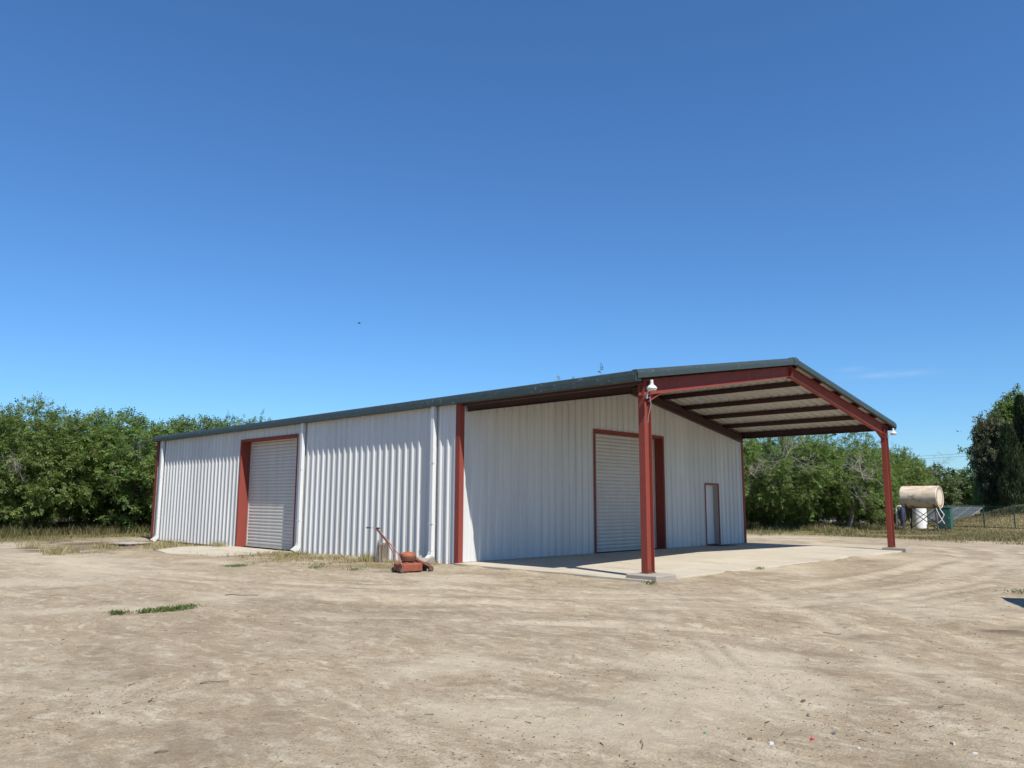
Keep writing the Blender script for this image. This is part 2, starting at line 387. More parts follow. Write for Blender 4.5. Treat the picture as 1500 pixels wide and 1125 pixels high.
def pl_dist(x, y, pts, signed=False):
    best = np.full(x.shape, 1e9); sgn = np.ones(x.shape); P_ = []
    pts = [np.array(p) for p in pts]                       # smooth the path
    ext = [2*pts[0]-pts[1]]+pts+[2*pts[-1]-pts[-2]]
    for i in range(1, len(ext)-2):
        for t in np.linspace(0, 1, 6, endpoint=False):
            a, b, c, d = ext[i-1], ext[i], ext[i+1], ext[i+2]
            P_.append(.5*((2*b)+(c-a)*t+(2*a-5*b+4*c-d)*t*t+(3*b-a-3*c+d)*t**3))
    P_.append(pts[-1])
    for a, b in zip(P_[:-1], P_[1:]):
        d = b-a; l2 = d@d; t = np.clip(((x-a[0])*d[0]+(y-a[1])*d[1])/l2, 0, 1)
        dd = np.hypot(x-a[0]-t*d[0], y-a[1]-t*d[1]); k = dd < best; best = np.where(k, dd, best)
        sgn = np.where(k, np.sign(d[0]*(y-a[1])-d[1]*(x-a[0])), sgn)
    return best*sgn if signed else best
STAINS = [(12.55, -1.75, .42, .30, .85), (7.3, 13.6, 1.3, .35, .55), (5.9+.6, 9.4, .55, .8, .55), (6.8, .2, 1.6, .55, .28), (2.9, -1.2, 2.4, .5, .35), (6.7, -.9, 1.4, .6, .4),
          (-16., -5., 4.5, 1.3, 1.0), (-20., -3., 4.5, 1.5, 1.0), (-19., -7., 3.5, .9, .9), (-13.5, -4.6, 2.5, .5, .8), (-6, -3.0, 2.5, .6, .35), (-1.2, -2.2, 2.5, .8, .35), (6.6, 3.2, .35, 1.6, .35)]
def ground_z(x, y):
    x = np.asarray(x, float); y = np.asarray(y, float)
    d = np.hypot(x-CAM[0], y-CAM[1])
    z = -.012 - .13*sstep(-4, -19, x)
    big = (fbm(x*.22, y*.22, 3, 3)-.5)*.10
    mid = (fbm(x*.9, y*.9, 8, 4)-.5)*.055
    fine = (fbm(x*4.2, y*4.2, 20, 3)-.5)*.022*sstep(40, 12, d)
    # keep the dirt below slab and apron
    near = np.maximum(np.maximum(-.6-x, x-6.4), np.maximum(-.75-y, y-W-.7))
    k = sstep(0, 2.5, near)
    z = z+big*k+mid*(.35+.65*k)+fine*(.45+.55*k)
    for pts, wd in TRACKS:
        dd = pl_dist(x, y, pts); z = z-.020*np.exp(-(dd/wd)**2)+.014*np.exp(-((dd-wd*1.6)/(.5*wd))**2)
    z = z+1.65*np.exp(-(((x-4.4)/5.6)**2+((y-50.5)/4.6)**2)**1.3)      # earth mound behind the fence
    ins = np.maximum(np.abs(x-3)-2.9, np.abs(y-W/2)-W/2-.05); z = np.where(ins < .02, np.minimum(z, -.05), z)
    ins = np.maximum(-x-L, np.maximum(x, -y)); z = np.where((ins < -.05) & (y < W), np.minimum(z, -.12), z)
    dn = np.clip(fbm(x*1.3, y*1.3, 71, 4)-.42, 0, 1)*.17
    z = z+dn*np.exp(-((x-6.0)/.22)**2)*sstep(.9, 1.3, y)*sstep(W-.4, W-1.2, y)+.8*dn*np.exp(-((y+.16)/.15)**2)*sstep(.3, .6, x)*sstep(5.2, 4.8, x)
    ap = np.maximum(np.abs(x+10.6)-2.4, np.abs(y+1.5)-1.6)+(fbm(x*1.1, y*1.1, 33, 4)-.5)*1.6
    z = np.where(ap < .3, np.minimum(z, -.055+.05*np.clip((ap+.15)/.45, -1, 1)), z)
    return z
def masks(x, y):
    n1 = fbm(x*.35, y*.35, 40, 4); n2 = fbm(x*1.3, y*1.3, 50, 4)
    pale = .5*sstep(.56, .70, n1)
    for pts, wd in TRACKS:
        dd = pl_dist(x, y, pts); pale = np.maximum(pale, .55*np.exp(-((dd)/(wd*.9))**2)*sstep(.36, .58, n2))
    pale = np.maximum(pale, .6*np.exp(-((y+6.4+.09*(x+10))/1.3)**2)*sstep(2, -6, x)*sstep(-26, -16, x))
    for pts, half, sd0 in ((TRACKS[0][0], 2.6, 3), (TRACKS[2][0], 2.4, 13), (TRACKS[4][0], 2.0, 23)):
        q = pl_dist(x, y, pts, True); n3 = fbm(q*3.4, (x+y)*.16+sd0, 120+sd0, 3); win = sstep(half, half*.4, np.abs(q+.6))*sstep(.30, .55, fbm(x*.5, y*.5, 140+sd0, 3))
        pale = np.maximum(pale, .42*win*sstep(.53, .68, n3)); dark_t = win*sstep(.46, .34, n3) if sd0 == 3 else np.maximum(dark_t, win*sstep(.46, .34, n3))
    w_ = (n1-.5)*7+(n2-.5)*3
    grass = np.maximum(sstep(-21.5, -24.5, x+w_*.35), sstep(23.2, 26.2, y+w_*.35))
    near = .85*sstep(1.9, .5, np.abs(y+1.0+(n2-.5)*1.5))*sstep(.2, -.6, x)*sstep(-20.5, -19, x)*sstep(.38, .56, n2)
    near = np.maximum(near, .9*np.exp(-(((x+15)/3.2)**2+((y+3.0)/1.3)**2))*sstep(.35, .5, n2))
    grass = np.maximum(grass, near)
    st = np.zeros_like(x)
    for (cx, cy, a, b, s) in STAINS:
        q = ((x-cx)/a)**2+((y-cy)/b)**2; st = np.maximum(st, s*np.exp(-q)*sstep(.3, .62, n2)*1.15)
    st = np.maximum(st, .30*sstep(.56, .80, fbm(x*.8, y*2.2, 77, 5)))
    st = np.maximum(st, .30*dark_t)
    deep = np.maximum(sstep(-27, -31, x), sstep(28, 32, y))*(np.hypot(x-5, y-52) > 14)
    st = np.maximum(st, deep*.35)
    return np.stack([np.clip(pale, 0, 1), np.clip(grass, 0, 1), np.clip(st, 0, 1)], -1)

NA, NR = 900, 500
rad = np.concatenate([[0.0], 1.2*np.exp(np.linspace(0, math.log(62/1.2), NR-41)), 62*np.exp(np.linspace(0, math.log(3500/62), 41))[1:]])
NRr = len(rad)
# finer angles in the sector the yard lies in, coarser behind
fr = np.linspace(0, 1, NA, endpoint=False); ang = YAW+math.pi*(np.sign(fr-.5)*np.abs(2*fr-1)**1.9)
A_, R_ = np.meshgrid(ang, rad, indexing='xy')
gx = CAM[0]+R_*np.cos(A_); gy = CAM[1]+R_*np.sin(A_)
gz = ground_z(gx.ravel(), gy.ravel()); gc = masks(gx.ravel(), gy.ravel())
i, j = np.meshgrid(np.arange(NRr-1), np.arange(NA), indexing='ij'); i = i.ravel(); j = j.ravel(); j2 = (j+1) % NA
F = np.stack([i*NA+j, (i+1)*NA+j, (i+1)*NA+j2, i*NA+j2], -1)
me = mesh_np('ground', np.stack([gx.ravel(), gy.ravel(), gz], -1), F, gc)
g = link_mesh('ground', me, DIRT, smooth=True); tag(g, 'dusty tan dirt yard around the metal building', kind='structure')
def gh(x, y): return float(ground_z(np.array([x]), np.array([y]))[0])

# concrete slab and footings
mb = MB(); mb.box(0.005, 6.0, -.14, W+.14, -.25, SLABZ)
slab = mb.build('concrete_slab', CONC, bevel=.012); tag(slab, 'pale concrete slab under the open canopy', kind='structure')
for cy in (.30, W-.30):
    mb = MB(); x0, x1, y0, y1 = P+.10-FTX/2, P+.10+FTX/2+.1, cy-.05-FTY/2, cy-.05+FTY/2
    if cy > 5: y0, y1 = cy+.05-FTY/2, cy+.05+FTY/2
    mb.box(x0, x1, y0, y1, -.3, SLABZ+.085)
    mb.build('footing', CONC2, slab, bevel=.018)
# apron at the side door
mb = MB(); pts = [(-13.1, 0), (-8.0, 0), (-7.75, -1.5), (-8.3, -3.05), (-10.2, -3.3), (-12.1, -2.9), (-13.3, -1.6)]
mb.prism(pts, lambda p: (p[0], p[1]-.002, -.3), lambda p: (p[0], p[1]-.002, -.055))
ap = mb.build('concrete_apron', CONC, bevel=.01); tag(ap, 'worn concrete apron at the side roll-up door', kind='structure')

# ------------------------------------------------------------------ metal building
B = empty('metal_building', (0, 0, 0))
tag(B, 'white ribbed steel building with red trim, green roof edge and open canopy', 'building')
PW = .9144; RP = PW/3
def profile(a, b):
    """(s, depth) of the ribbed sheet between a and b"""
    pts = []; k0 = int(math.floor(a/RP))-1; k1 = int(math.ceil(b/RP))+1
    raw = []
    for k in range(k0, k1+1):
        c = (k+.5)*RP
        raw += [(c-.060, 0), (c-.026, .042), (c+.026, .042), (c+.060, 0)]
        for e in (.105, .2):
            raw += [(c+e-.016, 0), (c+e, .005), (c+e+.016, 0)]
    raw.sort()
    ss = [r[0] for r in raw]; dd = [r[1] for r in raw]
    pts = [(a, float(np.interp(a, ss, dd)))]+[r for r in raw if a+1e-4 < r[0] < b-1e-4]+[(b, float(np.interp(b, ss, dd)))]
    return pts
def wall_piece(a, b, z0, ztop, to3, parent, dz=0.0, extra=()):
    pr = profile(a, b)
    for e in extra:
        if a < e < b: pr.append((e, float(np.interp(e, [q[0] for q in pr], [q[1] for q in pr])))); pr.sort()
    mb = MB(); n = len(pr)
    vs = [to3(s, d+dz, z0) for s, d in pr]+[to3(s, d+dz, ztop(s)) for s, d in pr]
    mb.add(vs, [(i, i+1, n+i+1, n+i) for i in range(n-1)])
    return mb.build('wall_panel', WALL, parent, fix=False)
def wall(name, length, z0, ztop, to3, openings, start=0.0, extra=()):
    mb = MB(); segs = sorted(openings); cur = 0
    def lb(a, b, z0_, flat):
        n = 12; ss = [a+(b-a)*k/n for k in range(n+1)]
        for s, t in zip(ss[:-1], ss[1:]):
            mb.add([to3(s, -.16, z0_), to3(t, -.16, z0_), to3(t, -.16, ztop(t)), to3(s, -.16, ztop(s))], [(0, 1, 2, 3)])
    for (a, b, zt) in segs: lb(cur, a, z0, 0); lb(a, b, zt, 0); cur = b
    lb(cur, length, z0, 0)
    # base channel the sheets stand on
    cur = 0
    for (a, b, zt) in segs+[(length, length, 0)]:
        if a > cur:
            p = [to3(cur, -.15, z0-.02), to3(a, -.15, z0-.02), to3(a, -.004, z0-.02), to3(cur, -.004, z0-.02)]
            q = [to3(cur, -.15, z0+.06), to3(a, -.15, z0+.06), to3(a, -.004, z0+.06), to3(cur, -.004, z0+.06)]
            mb.hexa(p+q)
        cur = b
    wo = mb.build(name, LINER, B)
    k = 0; a = start
    while a < length-.01:
        b = min(a+PW, length); aa = max(a, 0)
        cuts = sorted(set([aa, b]+[q for o in segs for q in o[:2] if aa < q < b]))
        for s, t in zip(cuts[:-1], cuts[1:]):
            zb = z0; mid = (s+t)/2
            for (oa, ob, zt) in segs:
                if oa < mid < ob: zb = zt
            if t-s > .01: wall_piece(s, t, zb, ztop, to3, wo, .0012*(k % 2), extra)
        a = b; k += 1
    return wo
SD = (8.12, 12.12)        # side door, measured from A towards the rear
DZ = 3.74
# side wall: s runs from corner A (x=0) to rear (x=-20)
Z0S = -.02
sw = wall('side_wall', L, Z0S-.06, lambda s: H+.12, lambda s, d, z: (-s, -d, z), [(SD[0], SD[1], DZ)])
GD = (5.60, 9.36); MD = (12.04, 12.96, 2.27)
gw = wall('gable_wall', W, SLABZ+.015, lambda s: zroof(s)-.19, lambda s, d, z: (d, s, z), [(GD[0], GD[1], DZ+.04), MD], extra=(W/2,))
for nm, verts in (('rear_wall', [(-L, 0, -.1), (-L, W, -.1), (-L, W, H), (-L, W/2, H+1.2), (-L, 0, H)]), ('far_side_wall', [(0, W, -.1), (-L, W, -.1), (-L, W, H+.1), (0, W, H+.1)])):
    MB().add(verts, [tuple(range(len(verts)))]).build(nm, WALL, B)

# corner trims
def corner(name, x, y, dx, dy, z0=-.06, top=H+.05):
    mb = MB(); t = .054; wd = .105
    xa, xb = sorted((x+dx*t, x-dx*wd)); ya, yb = sorted((y+dy*t, y+dy*(t-.012)))
    mb.box(xa, xb, ya, yb, z0, top)
    xa, xb = sorted((x+dx*t, x+dx*(t-.012))); ya, yb = sorted((y+dy*(t-.012), y-dy*wd))
    mb.box(xa, xb, ya, yb, z0, top-.01)
    return mb.build(name, RED, B)
corner('corner_trim', 0, 0, 1, -1); corner('corner_trim', -L, 0, -1, -1, -.2); corner('corner_trim', 0, W, 1, 1, SLABZ)
mb = MB(); mb.box(-L+.105, -L+.20, -.058, -.045, -.2, H); mb.build('corner_trim', RED, B)

# roll-up doors
def slat_mesh(width, pitch=.115):
    n = 6; mb = MB(); vs = []
    for i in range(n+1):
        t = i/n; z = t*pitch; d = .020*math.sin(math.pi*t)**.6 if 0 < t < 1 else 0.0
        vs += [(0, d, z), (width, d, z)]
    mb.add(vs, [(2*i, 2*i+1, 2*i+3, 2*i+2) for i in range(n)])
    me = mb.mesh('slat'); me.materials.append(DOORM); return me
def roll_door(x_of, a, b, z0, zt, inset, label):
    """x_of(s, d, z) -> world, s along the wall, d outward"""
    def bx(mb, s0, s1, d0, d1, za, zb):
        mb.hexa([x_of(s0, d0, za), x_of(s1, d0, za), x_of(s1, d1, za), x_of(s0, d1, za), x_of(s0, d0, zb), x_of(s1, d0, zb), x_of(s1, d1, zb), x_of(s0, d1, zb)])
    mb = MB(); bx(mb, a+.05, b-.05, -inset-.03, -inset+.03, z0, z0+.075)
    door = mb.build('roll_up_door', DOORM, B); door['label'] = label
    mb = MB(); bx(mb, a, b, -inset-.25, -inset-.22, z0, zt); mb.build('door_backing', LINER, door)
    wd = b-a-.12; me = slat_mesh(wd); k = 0; z = z0+.075
    p0 = Vector(x_of(a+.06, -inset, 0)); p1 = Vector(x_of(b-.06, -inset, 0)); dn = Vector(x_of(0, 1, 0))-Vector(x_of(0, 0, 0))
    ax = (p1-p0).normalized()
    while z < zt-.01:
        o = bpy.data.objects.new('slat', me); COL.objects.link(o); o.parent = door
        mt = Matrix((ax, dn, Vector((0, 0, 1)))).transposed().to_4x4(); mt.translation = Vector((p0.x, p0.y, z)); o.matrix_local = mt
        z += .115; k += 1
    for s0, s1 in ((a-.005, a+.03), (b-.03, b+.005)):          # deep red reveals
        mb = MB(); bx(mb, s0, s1, -inset-.05, .050, z0-.01, zt-.002); mb.build('jamb', RED, door)
    mb = MB(); bx(mb, a-.005, b+.005, -inset-.05, .050, zt, zt+.035); mb.build('header', RED, door)
    for s0, s1 in ((a-.05, a-.005), (b+.005, b+.05)):
        mb = MB(); bx(mb, s0, s1, .034, .052, z0-.01, zt+.035); mb.build('face_trim', RED, door)
    mb = MB(); bx(mb, a-.05, b+.05, .034, .053, zt+.036, zt+.085); mb.build('face_trim', RED, door)
    for s0, s1 in ((a+.03, a+.085), (b-.085, b-.03)):
        mb = MB(); bx(mb, s0, s1, -inset-.02, -inset+.035, z0, zt-.004); mb.build('guide_rail', DOORM, door)
    return door
roll_door(lambda s, d, z: (-s, -d, z), SD[0], SD[1], -.05, DZ, .36, 'grey roll-up door in the long side wall, lower half in sun')
roll_door(lambda s, d, z: (d, s, z), GD[0], GD[1], SLABZ+.002, DZ+.04, .33, 'tall roll-up door in the shaded gable wall behind the post')

# personnel door
a, b, zt = MD
mb = MB(); mb.box(-.20, -.155, a+.04, b-.04, SLABZ+.04, zt-.04); pd = mb.build('personnel_door', WHITE, B, bevel=.004)
mb = MB(); mb.box(-.20, .038, a, a+.035, SLABZ, zt); mb.box(-.20, .036, a+.035, b-.035, zt-.04, zt); mb.build('door_frame', CREAM, pd)
mb = MB(); mb.box(-.20, .038, b-.035, b, SLABZ, zt-.001); mb.build('door_frame', CREAM, pd)
mb = MB(); mb.box(.0445, .058, a-.04, a+.022, SLABZ, zt+.03); mb.box(.0445, .058, b-.03, b+.045, SLABZ, zt+.03); mb.box(.0445, .057, a+.022, b-.03, zt-.025, zt+.03); mb.build('face_trim', RED, pd)
mb = MB(); mb.box(-.155, .06, a+.035, b-.035, SLABZ, SLABZ+.035); mb.build('threshold', DSTEEL, pd)
mb = MB(); mb.tube([(-.155, a+.12, 1.03), (-.10, a+.12, 1.03)], .014, 8); mb.tube([(-.105, a+.10, 1.03), (-.105, a+.22, 1.03)], .012, 8); mb.lathe([(.03, -.155), (.03, -.145)], (0, a+.12, 1.03), 12, 'x'); mb.build('door_handle', STEEL, pd)
mb = MB(); mb.box(.10, .62, a+.02, b+.30, SLABZ, SLABZ+.012); dm = mb.build('dark_sheet', BLACK, bevel=.004); tag(dm, 'thin dark sheet on the slab before the small white door', 'mat')  # thin flat dark sheet laid on the slab

# roof
mb = MB()
for sgn in (0, 1):
    yy = [(.02, W/2), (W-.02, W/2)][sgn]
    mb.hexa([(-L, yy[0], zroof(yy[0])-.21), (-.02, yy[0], zroof(yy[0])-.21), (-.02, yy[1], zroof(yy[1])-.21), (-L, yy[1], zroof(yy[1])-.21),
             (-L, yy[0], zroof(yy[0])-.19), (-.02, yy[0], zroof(yy[0])-.19), (-.02, yy[1], zroof(yy[1])-.19), (-L, yy[1], zroof(yy[1])-.19)])
roof = mb.build('roof', LINER, B)
x = -L-.1; k = 0; XE = P+.18
while x < XE-.01:
    x1 = min(x+PW, XE); pr = profile(x, x1); n = len(pr)
    for y0, y1 in ((-.16, W/2), (W+.16, W/2)):
        mb = MB(); dz = .0012*(k % 2)
        vs = [(s, y0, zroof(y0)-.035+d+dz) for s, d in pr]+[(s, y1, zroof(W/2)-.035+d+dz) for s, d in pr]
        mb.add(vs, [(i, i+1, n+i+1, n+i) for i in range(n-1)])
        mb.build('roof_panel', ROOFIN, roof, fix=False)
    x = x1; k += 1
mb = MB(); zr = zroof(W/2)
mb.prism([(-.28, -.045), (0, .0), (.28, -.045), (.28, -.03), (0, .022), (-.28, -.03)], lambda p: (-L-.1, W/2+p[0], zr+p[1]+.012), lambda p: (XE+.005, W/2+p[0], zr+p[1]+.012))
mb.build('ridge_cap', TRIM, roof)

# gutters
def gutter(side):
    y = lambda v: -v if side == 0 else W+v
    prof = [(.05, 4.375), (.155, 4.372), (.205, 4.345), (.232, 4.265), (.238, 4.15), (.228, 4.135), (.04, 4.14), (.04, 4.155), (.222, 4.15), (.218, 4.262), (.193, 4.33), (.15, 4.355), (.05, 4.36)]
    mb = MB(); mb.prism(prof, lambda p: (-L-.12, y(p[0]), p[1]), lambda p: (XE+.02, y(p[0]), p[1]))
    gt = mb.build('gutter', TRIM, B)
    for kx in np.arange(-L+.4, XE, 1.15):
        mb = MB(); mb.prism([(.205, 4.350), (.236, 4.266), (.243, 4.15), (.2405, 4.15), (.233, 4.265), (.203, 4.345)], lambda p: (kx, y(p[0]), p[1]), lambda p: (kx+.03, y(p[0]), p[1]))
        mb.build('gutter_strap', TRIM, gt)
    for kx in (-14.1, -8., -1.9, 3.0):                       # lap joints
        mb = MB(); mb.prism([(.155, 4.376), (.208, 4.347), (.236, 4.265), (.2415, 4.133), (.2385, 4.133), (.232, 4.265), (.204, 4.345)], lambda p: (kx, y(p[0]), p[1]), lambda p: (kx+.12, y(p[0]), p[1]))
        mb.build('lap_joint', TRIM, gt)
    mb = MB(); mb.prism([(.04, 4.37), (.155, 4.374), (.207, 4.347), (.234, 4.266), (.240, 4.145), (.04, 4.145)], lambda p: (XE+.02, y(p[0]), p[1]), lambda p: (XE+.026, y(p[0]), p[1])); mb.build('end_cap', TRIM, gt)
gutter(0); gutter(1)
# rake trims on the canopy front and on the rear
for xf, sg in ((XE, 1), (-L-.1, -1)):
    for y0, y1 in ((-.19, W/2-.10), (W+.19, W/2+.10)):
        prof = [(-.10, .045), (.02, .045), (.055, -.02), (.062, -.055), (.058, -.145), (-.02, -.150), (-.02, -.135), (.045, -.13), (.048, -.055), (.038, -.015), (.01, .03), (-.10, .033)]
        mb = MB(); mb.prism(prof, lambda p: (xf+sg*p[0], y0, zroof(y0)+p[1]), lambda p: (xf+sg*p[0], y1, zroof(y1)+p[1])); mb.build('rake_trim', TRIM, B)
    prof = [(-.12, .055), (.03, .055), (.068, -.02), (.075, -.06), (.070, -.165), (-.03, -.165), (-.03, -.06), (-.12, .03)]
    mb = MB()
    for s_ in (-1, 1):
        ya = W/2; yb = W/2+s_*.17
        mb.prism(prof, lambda p: (xf+sg*p[0], ya, zr+.008+p[1]), lambda p: (xf+sg*p[0], yb, zroof(yb)+.008+p[1]))
    mb.build('peak_cap', TRIM, B)

# canopy frame: purlins, rafters, posts
def ibeam(mb, a, b, depth0, depth1, bf, tf=.012, tw=.009):
    """rafter in a plane x = const: a, b are (x, y, ztop)"""
    (x, ya, za), (_, yb, zb) = a, b
    def q(x0, x1, t0, t1):     # t: offsets from top (function of end)
        mb.hexa([(x0, ya, za-t1[0]), (x1, ya, za-t1[0]), (x1, yb, zb-t1[1]), (x0, yb, zb-t1[1]), (x0, ya, za-t0[0]), (x1, ya, za-t0[0]), (x1, yb, zb-t0[1]), (x0, yb, zb-t0[1])])
    q(x-bf/2, x+bf/2, (0, 0), (tf, tf)); q(x-tw/2, x+tw/2, (tf, tf), (depth0-tf, depth1-tf)); q(x-bf/2, x+bf/2, (depth0-tf, depth1-tf), (depth0, depth1))
PH = .15                                      # purlin height
RT = lambda y: zroof(y)-.04-PH                # rafter top line
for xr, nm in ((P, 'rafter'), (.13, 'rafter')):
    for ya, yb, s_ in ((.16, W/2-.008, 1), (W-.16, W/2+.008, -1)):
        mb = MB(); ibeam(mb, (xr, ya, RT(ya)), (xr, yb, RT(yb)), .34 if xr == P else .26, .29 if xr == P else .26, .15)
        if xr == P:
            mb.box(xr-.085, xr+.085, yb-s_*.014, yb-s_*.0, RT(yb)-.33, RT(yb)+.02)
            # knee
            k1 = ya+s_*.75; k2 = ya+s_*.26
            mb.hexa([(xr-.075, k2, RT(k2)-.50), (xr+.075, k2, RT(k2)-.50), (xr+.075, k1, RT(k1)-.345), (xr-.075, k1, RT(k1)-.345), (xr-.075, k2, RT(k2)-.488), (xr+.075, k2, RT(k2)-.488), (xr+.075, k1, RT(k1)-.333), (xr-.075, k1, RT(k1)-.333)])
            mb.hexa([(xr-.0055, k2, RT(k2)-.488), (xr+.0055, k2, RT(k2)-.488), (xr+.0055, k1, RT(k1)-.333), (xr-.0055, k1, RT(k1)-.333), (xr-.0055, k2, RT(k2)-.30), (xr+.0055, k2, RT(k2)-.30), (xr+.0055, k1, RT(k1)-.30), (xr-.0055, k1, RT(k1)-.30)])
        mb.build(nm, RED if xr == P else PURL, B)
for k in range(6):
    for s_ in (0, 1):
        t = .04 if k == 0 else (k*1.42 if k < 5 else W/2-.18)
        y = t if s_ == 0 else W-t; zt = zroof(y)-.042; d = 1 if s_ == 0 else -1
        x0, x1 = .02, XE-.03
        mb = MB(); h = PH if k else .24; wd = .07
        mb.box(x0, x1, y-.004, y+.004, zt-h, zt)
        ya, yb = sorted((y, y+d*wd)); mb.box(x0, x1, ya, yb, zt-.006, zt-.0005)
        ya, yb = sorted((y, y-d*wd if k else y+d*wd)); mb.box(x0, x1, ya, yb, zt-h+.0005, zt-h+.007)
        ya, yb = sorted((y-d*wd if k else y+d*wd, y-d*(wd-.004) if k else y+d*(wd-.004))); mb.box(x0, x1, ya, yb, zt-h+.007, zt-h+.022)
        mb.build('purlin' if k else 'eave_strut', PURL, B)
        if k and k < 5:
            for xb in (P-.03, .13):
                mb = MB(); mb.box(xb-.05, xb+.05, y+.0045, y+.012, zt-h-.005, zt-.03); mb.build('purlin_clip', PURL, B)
for cy in (.37, W-.37):
    mb = MB(); d, bf, tf, tw = .26, .16, .014, .010; z0 = SLABZ+.085+.018; z1 = RT(cy)-.02
    mb.box(P-bf/2, P+bf/2, cy-d/2, cy-d/2+tf, z0, z1); mb.box(P-bf/2, P+bf/2, cy+d/2-tf, cy+d/2, z0, z1); mb.box(P-tw/2, P+tw/2, cy-d/2+tf, cy+d/2-tf, z0, z1)
    mb.box(P-bf/2+.002, P+bf/2-.002, cy-d/2+tf, cy+d/2-tf, z1-.38, z1-.368)
    post = mb.build('canopy_post', RED, B, bevel=.002)
    mb = MB(); mb.box(P-bf/2-.02, P+bf/2+.02, cy-d/2-.02, cy+d/2+.02, SLABZ+.085, z0); mb.build('base_plate', RUST, post)
    for sx in (-1, 1):
        for sy in (-1, 1):
            mb = MB(); mb.tube([(P+sx*.05, cy+sy*.06, z0), (P+sx*.05, cy+sy*.06, z0+.06)], .012, 6); mb.tube([(P+sx*.05, cy+sy*.06, z0), (P+sx*.05, cy+sy*.06, z0+.022)], .022, 6); mb.build('anchor_bolt', DSTEEL, post)

# downspouts
for x in (-.95, -7.68, -19.22):
    zg = gh(x, -.3); mb = MB(); y0, y1 = -.165, -.052; wd = .125
    mb.box(x-wd/2, x+wd/2, y0, y1, zg+.30, 4.145)
    ds = mb.build('downspout', WHITE, B, bevel=.008)
    for zs in (zg+1.0, 2.6):
        mb = MB(); mb.box(x-wd/2-.035, x+wd/2+.035, y0-.004, y0-.001, zs, zs+.03); mb.box(x-wd/2-.004, x-wd/2-.001, y0, -.044, zs, zs+.03); mb.box(x+wd/2+.001, x+wd/2+.004, y0, -.044, zs, zs+.03); mb.build('strap', WHITE, ds)
    mb = MB(); q = [(y0, zg+.30, y1, zg+.30), (y0-.02, zg+.21, y1-.005, zg+.17), (y0-.17, zg+.10, y1-.10, zg+.02), (y0-.20, zg+.085, y1-.15, zg-.012)]
    h = wd/2+.004
    for (a0, b0, c0, d0), (a1, b1, c1, d1) in zip(q[:-1], q[1:]):
        mb.hexa([(x-h, a1, b1), (x+h, a1, b1), (x+h, c1, d1), (x-h, c1, d1), (x-h, a0, b0), (x+h, a0, b0), (x+h, c0, d0), (x-h, c0, d0)])
    mb.build('elbow', WHITE, ds)

# lamps on the posts
def barn_light(c, to, label):
    r = empty('barn_light', c); r.scale = (.82, .82, .82); tag(r, label, 'lamp', 'lamps at the canopy posts')
    mb = MB(); mb.lathe([(.02, .13), (.045, .125), (.048, .075), (.075, .06), (.135, .0), (.138, -.03), (.128, -.03), (.10, .02)], (0, 0, 0), 20); mb.build('housing', WHITE, r, True)
    mb = MB(); mb.lathe([(.04, .20), (.042, .15), (.04, .13)], (0, 0, 0), 14); mb.build('photocell', WHITE, r, True)
    mb = MB(); mb.lathe([(.122, -.02), (.124, -.06), (.10, -.085), (.03, -.095)], (0, 0, 0), 20); mb.build('glass_bowl', GLASS_, r, True)
    t = (Vector(to)-Vector(c))/.82; mb = MB(); mb.tube([(0, 0, .09), t*.35+Vector((0, 0, .07)), t*.75+Vector((0, 0, .03)), t], .017, 8); mb.build('arm', STEEL, r, True)
    mb = MB(); p = t+Vector((0, 0, -.02)); mb.box(p.x-.03, p.x+.03, p.y-.03, p.y+.03, p.z-.07, p.z+.07); mb.build('mounting_box', STEEL, r, bevel=.004)
    return r
barn_light((5.98, .10, 4.0), (P+.10, .30, 3.88), 'white barn light on the near canopy post')
barn_light((5.80, W-.08, 4.00), (P+.10, W-.33, 3.88), 'small white barn light on the far right canopy post')
mb = MB(); mb.tube([(P+.11, .40, 3.86), (P+.12, .44, 3.70), (P+.03, .46, 3.45), (P+.012, .46, 3.30)], .008, 6); cdt = mb.build('power_cable', STEEL, None, True); tag(cdt, 'thin grey cable looping below the near barn light', 'cable')

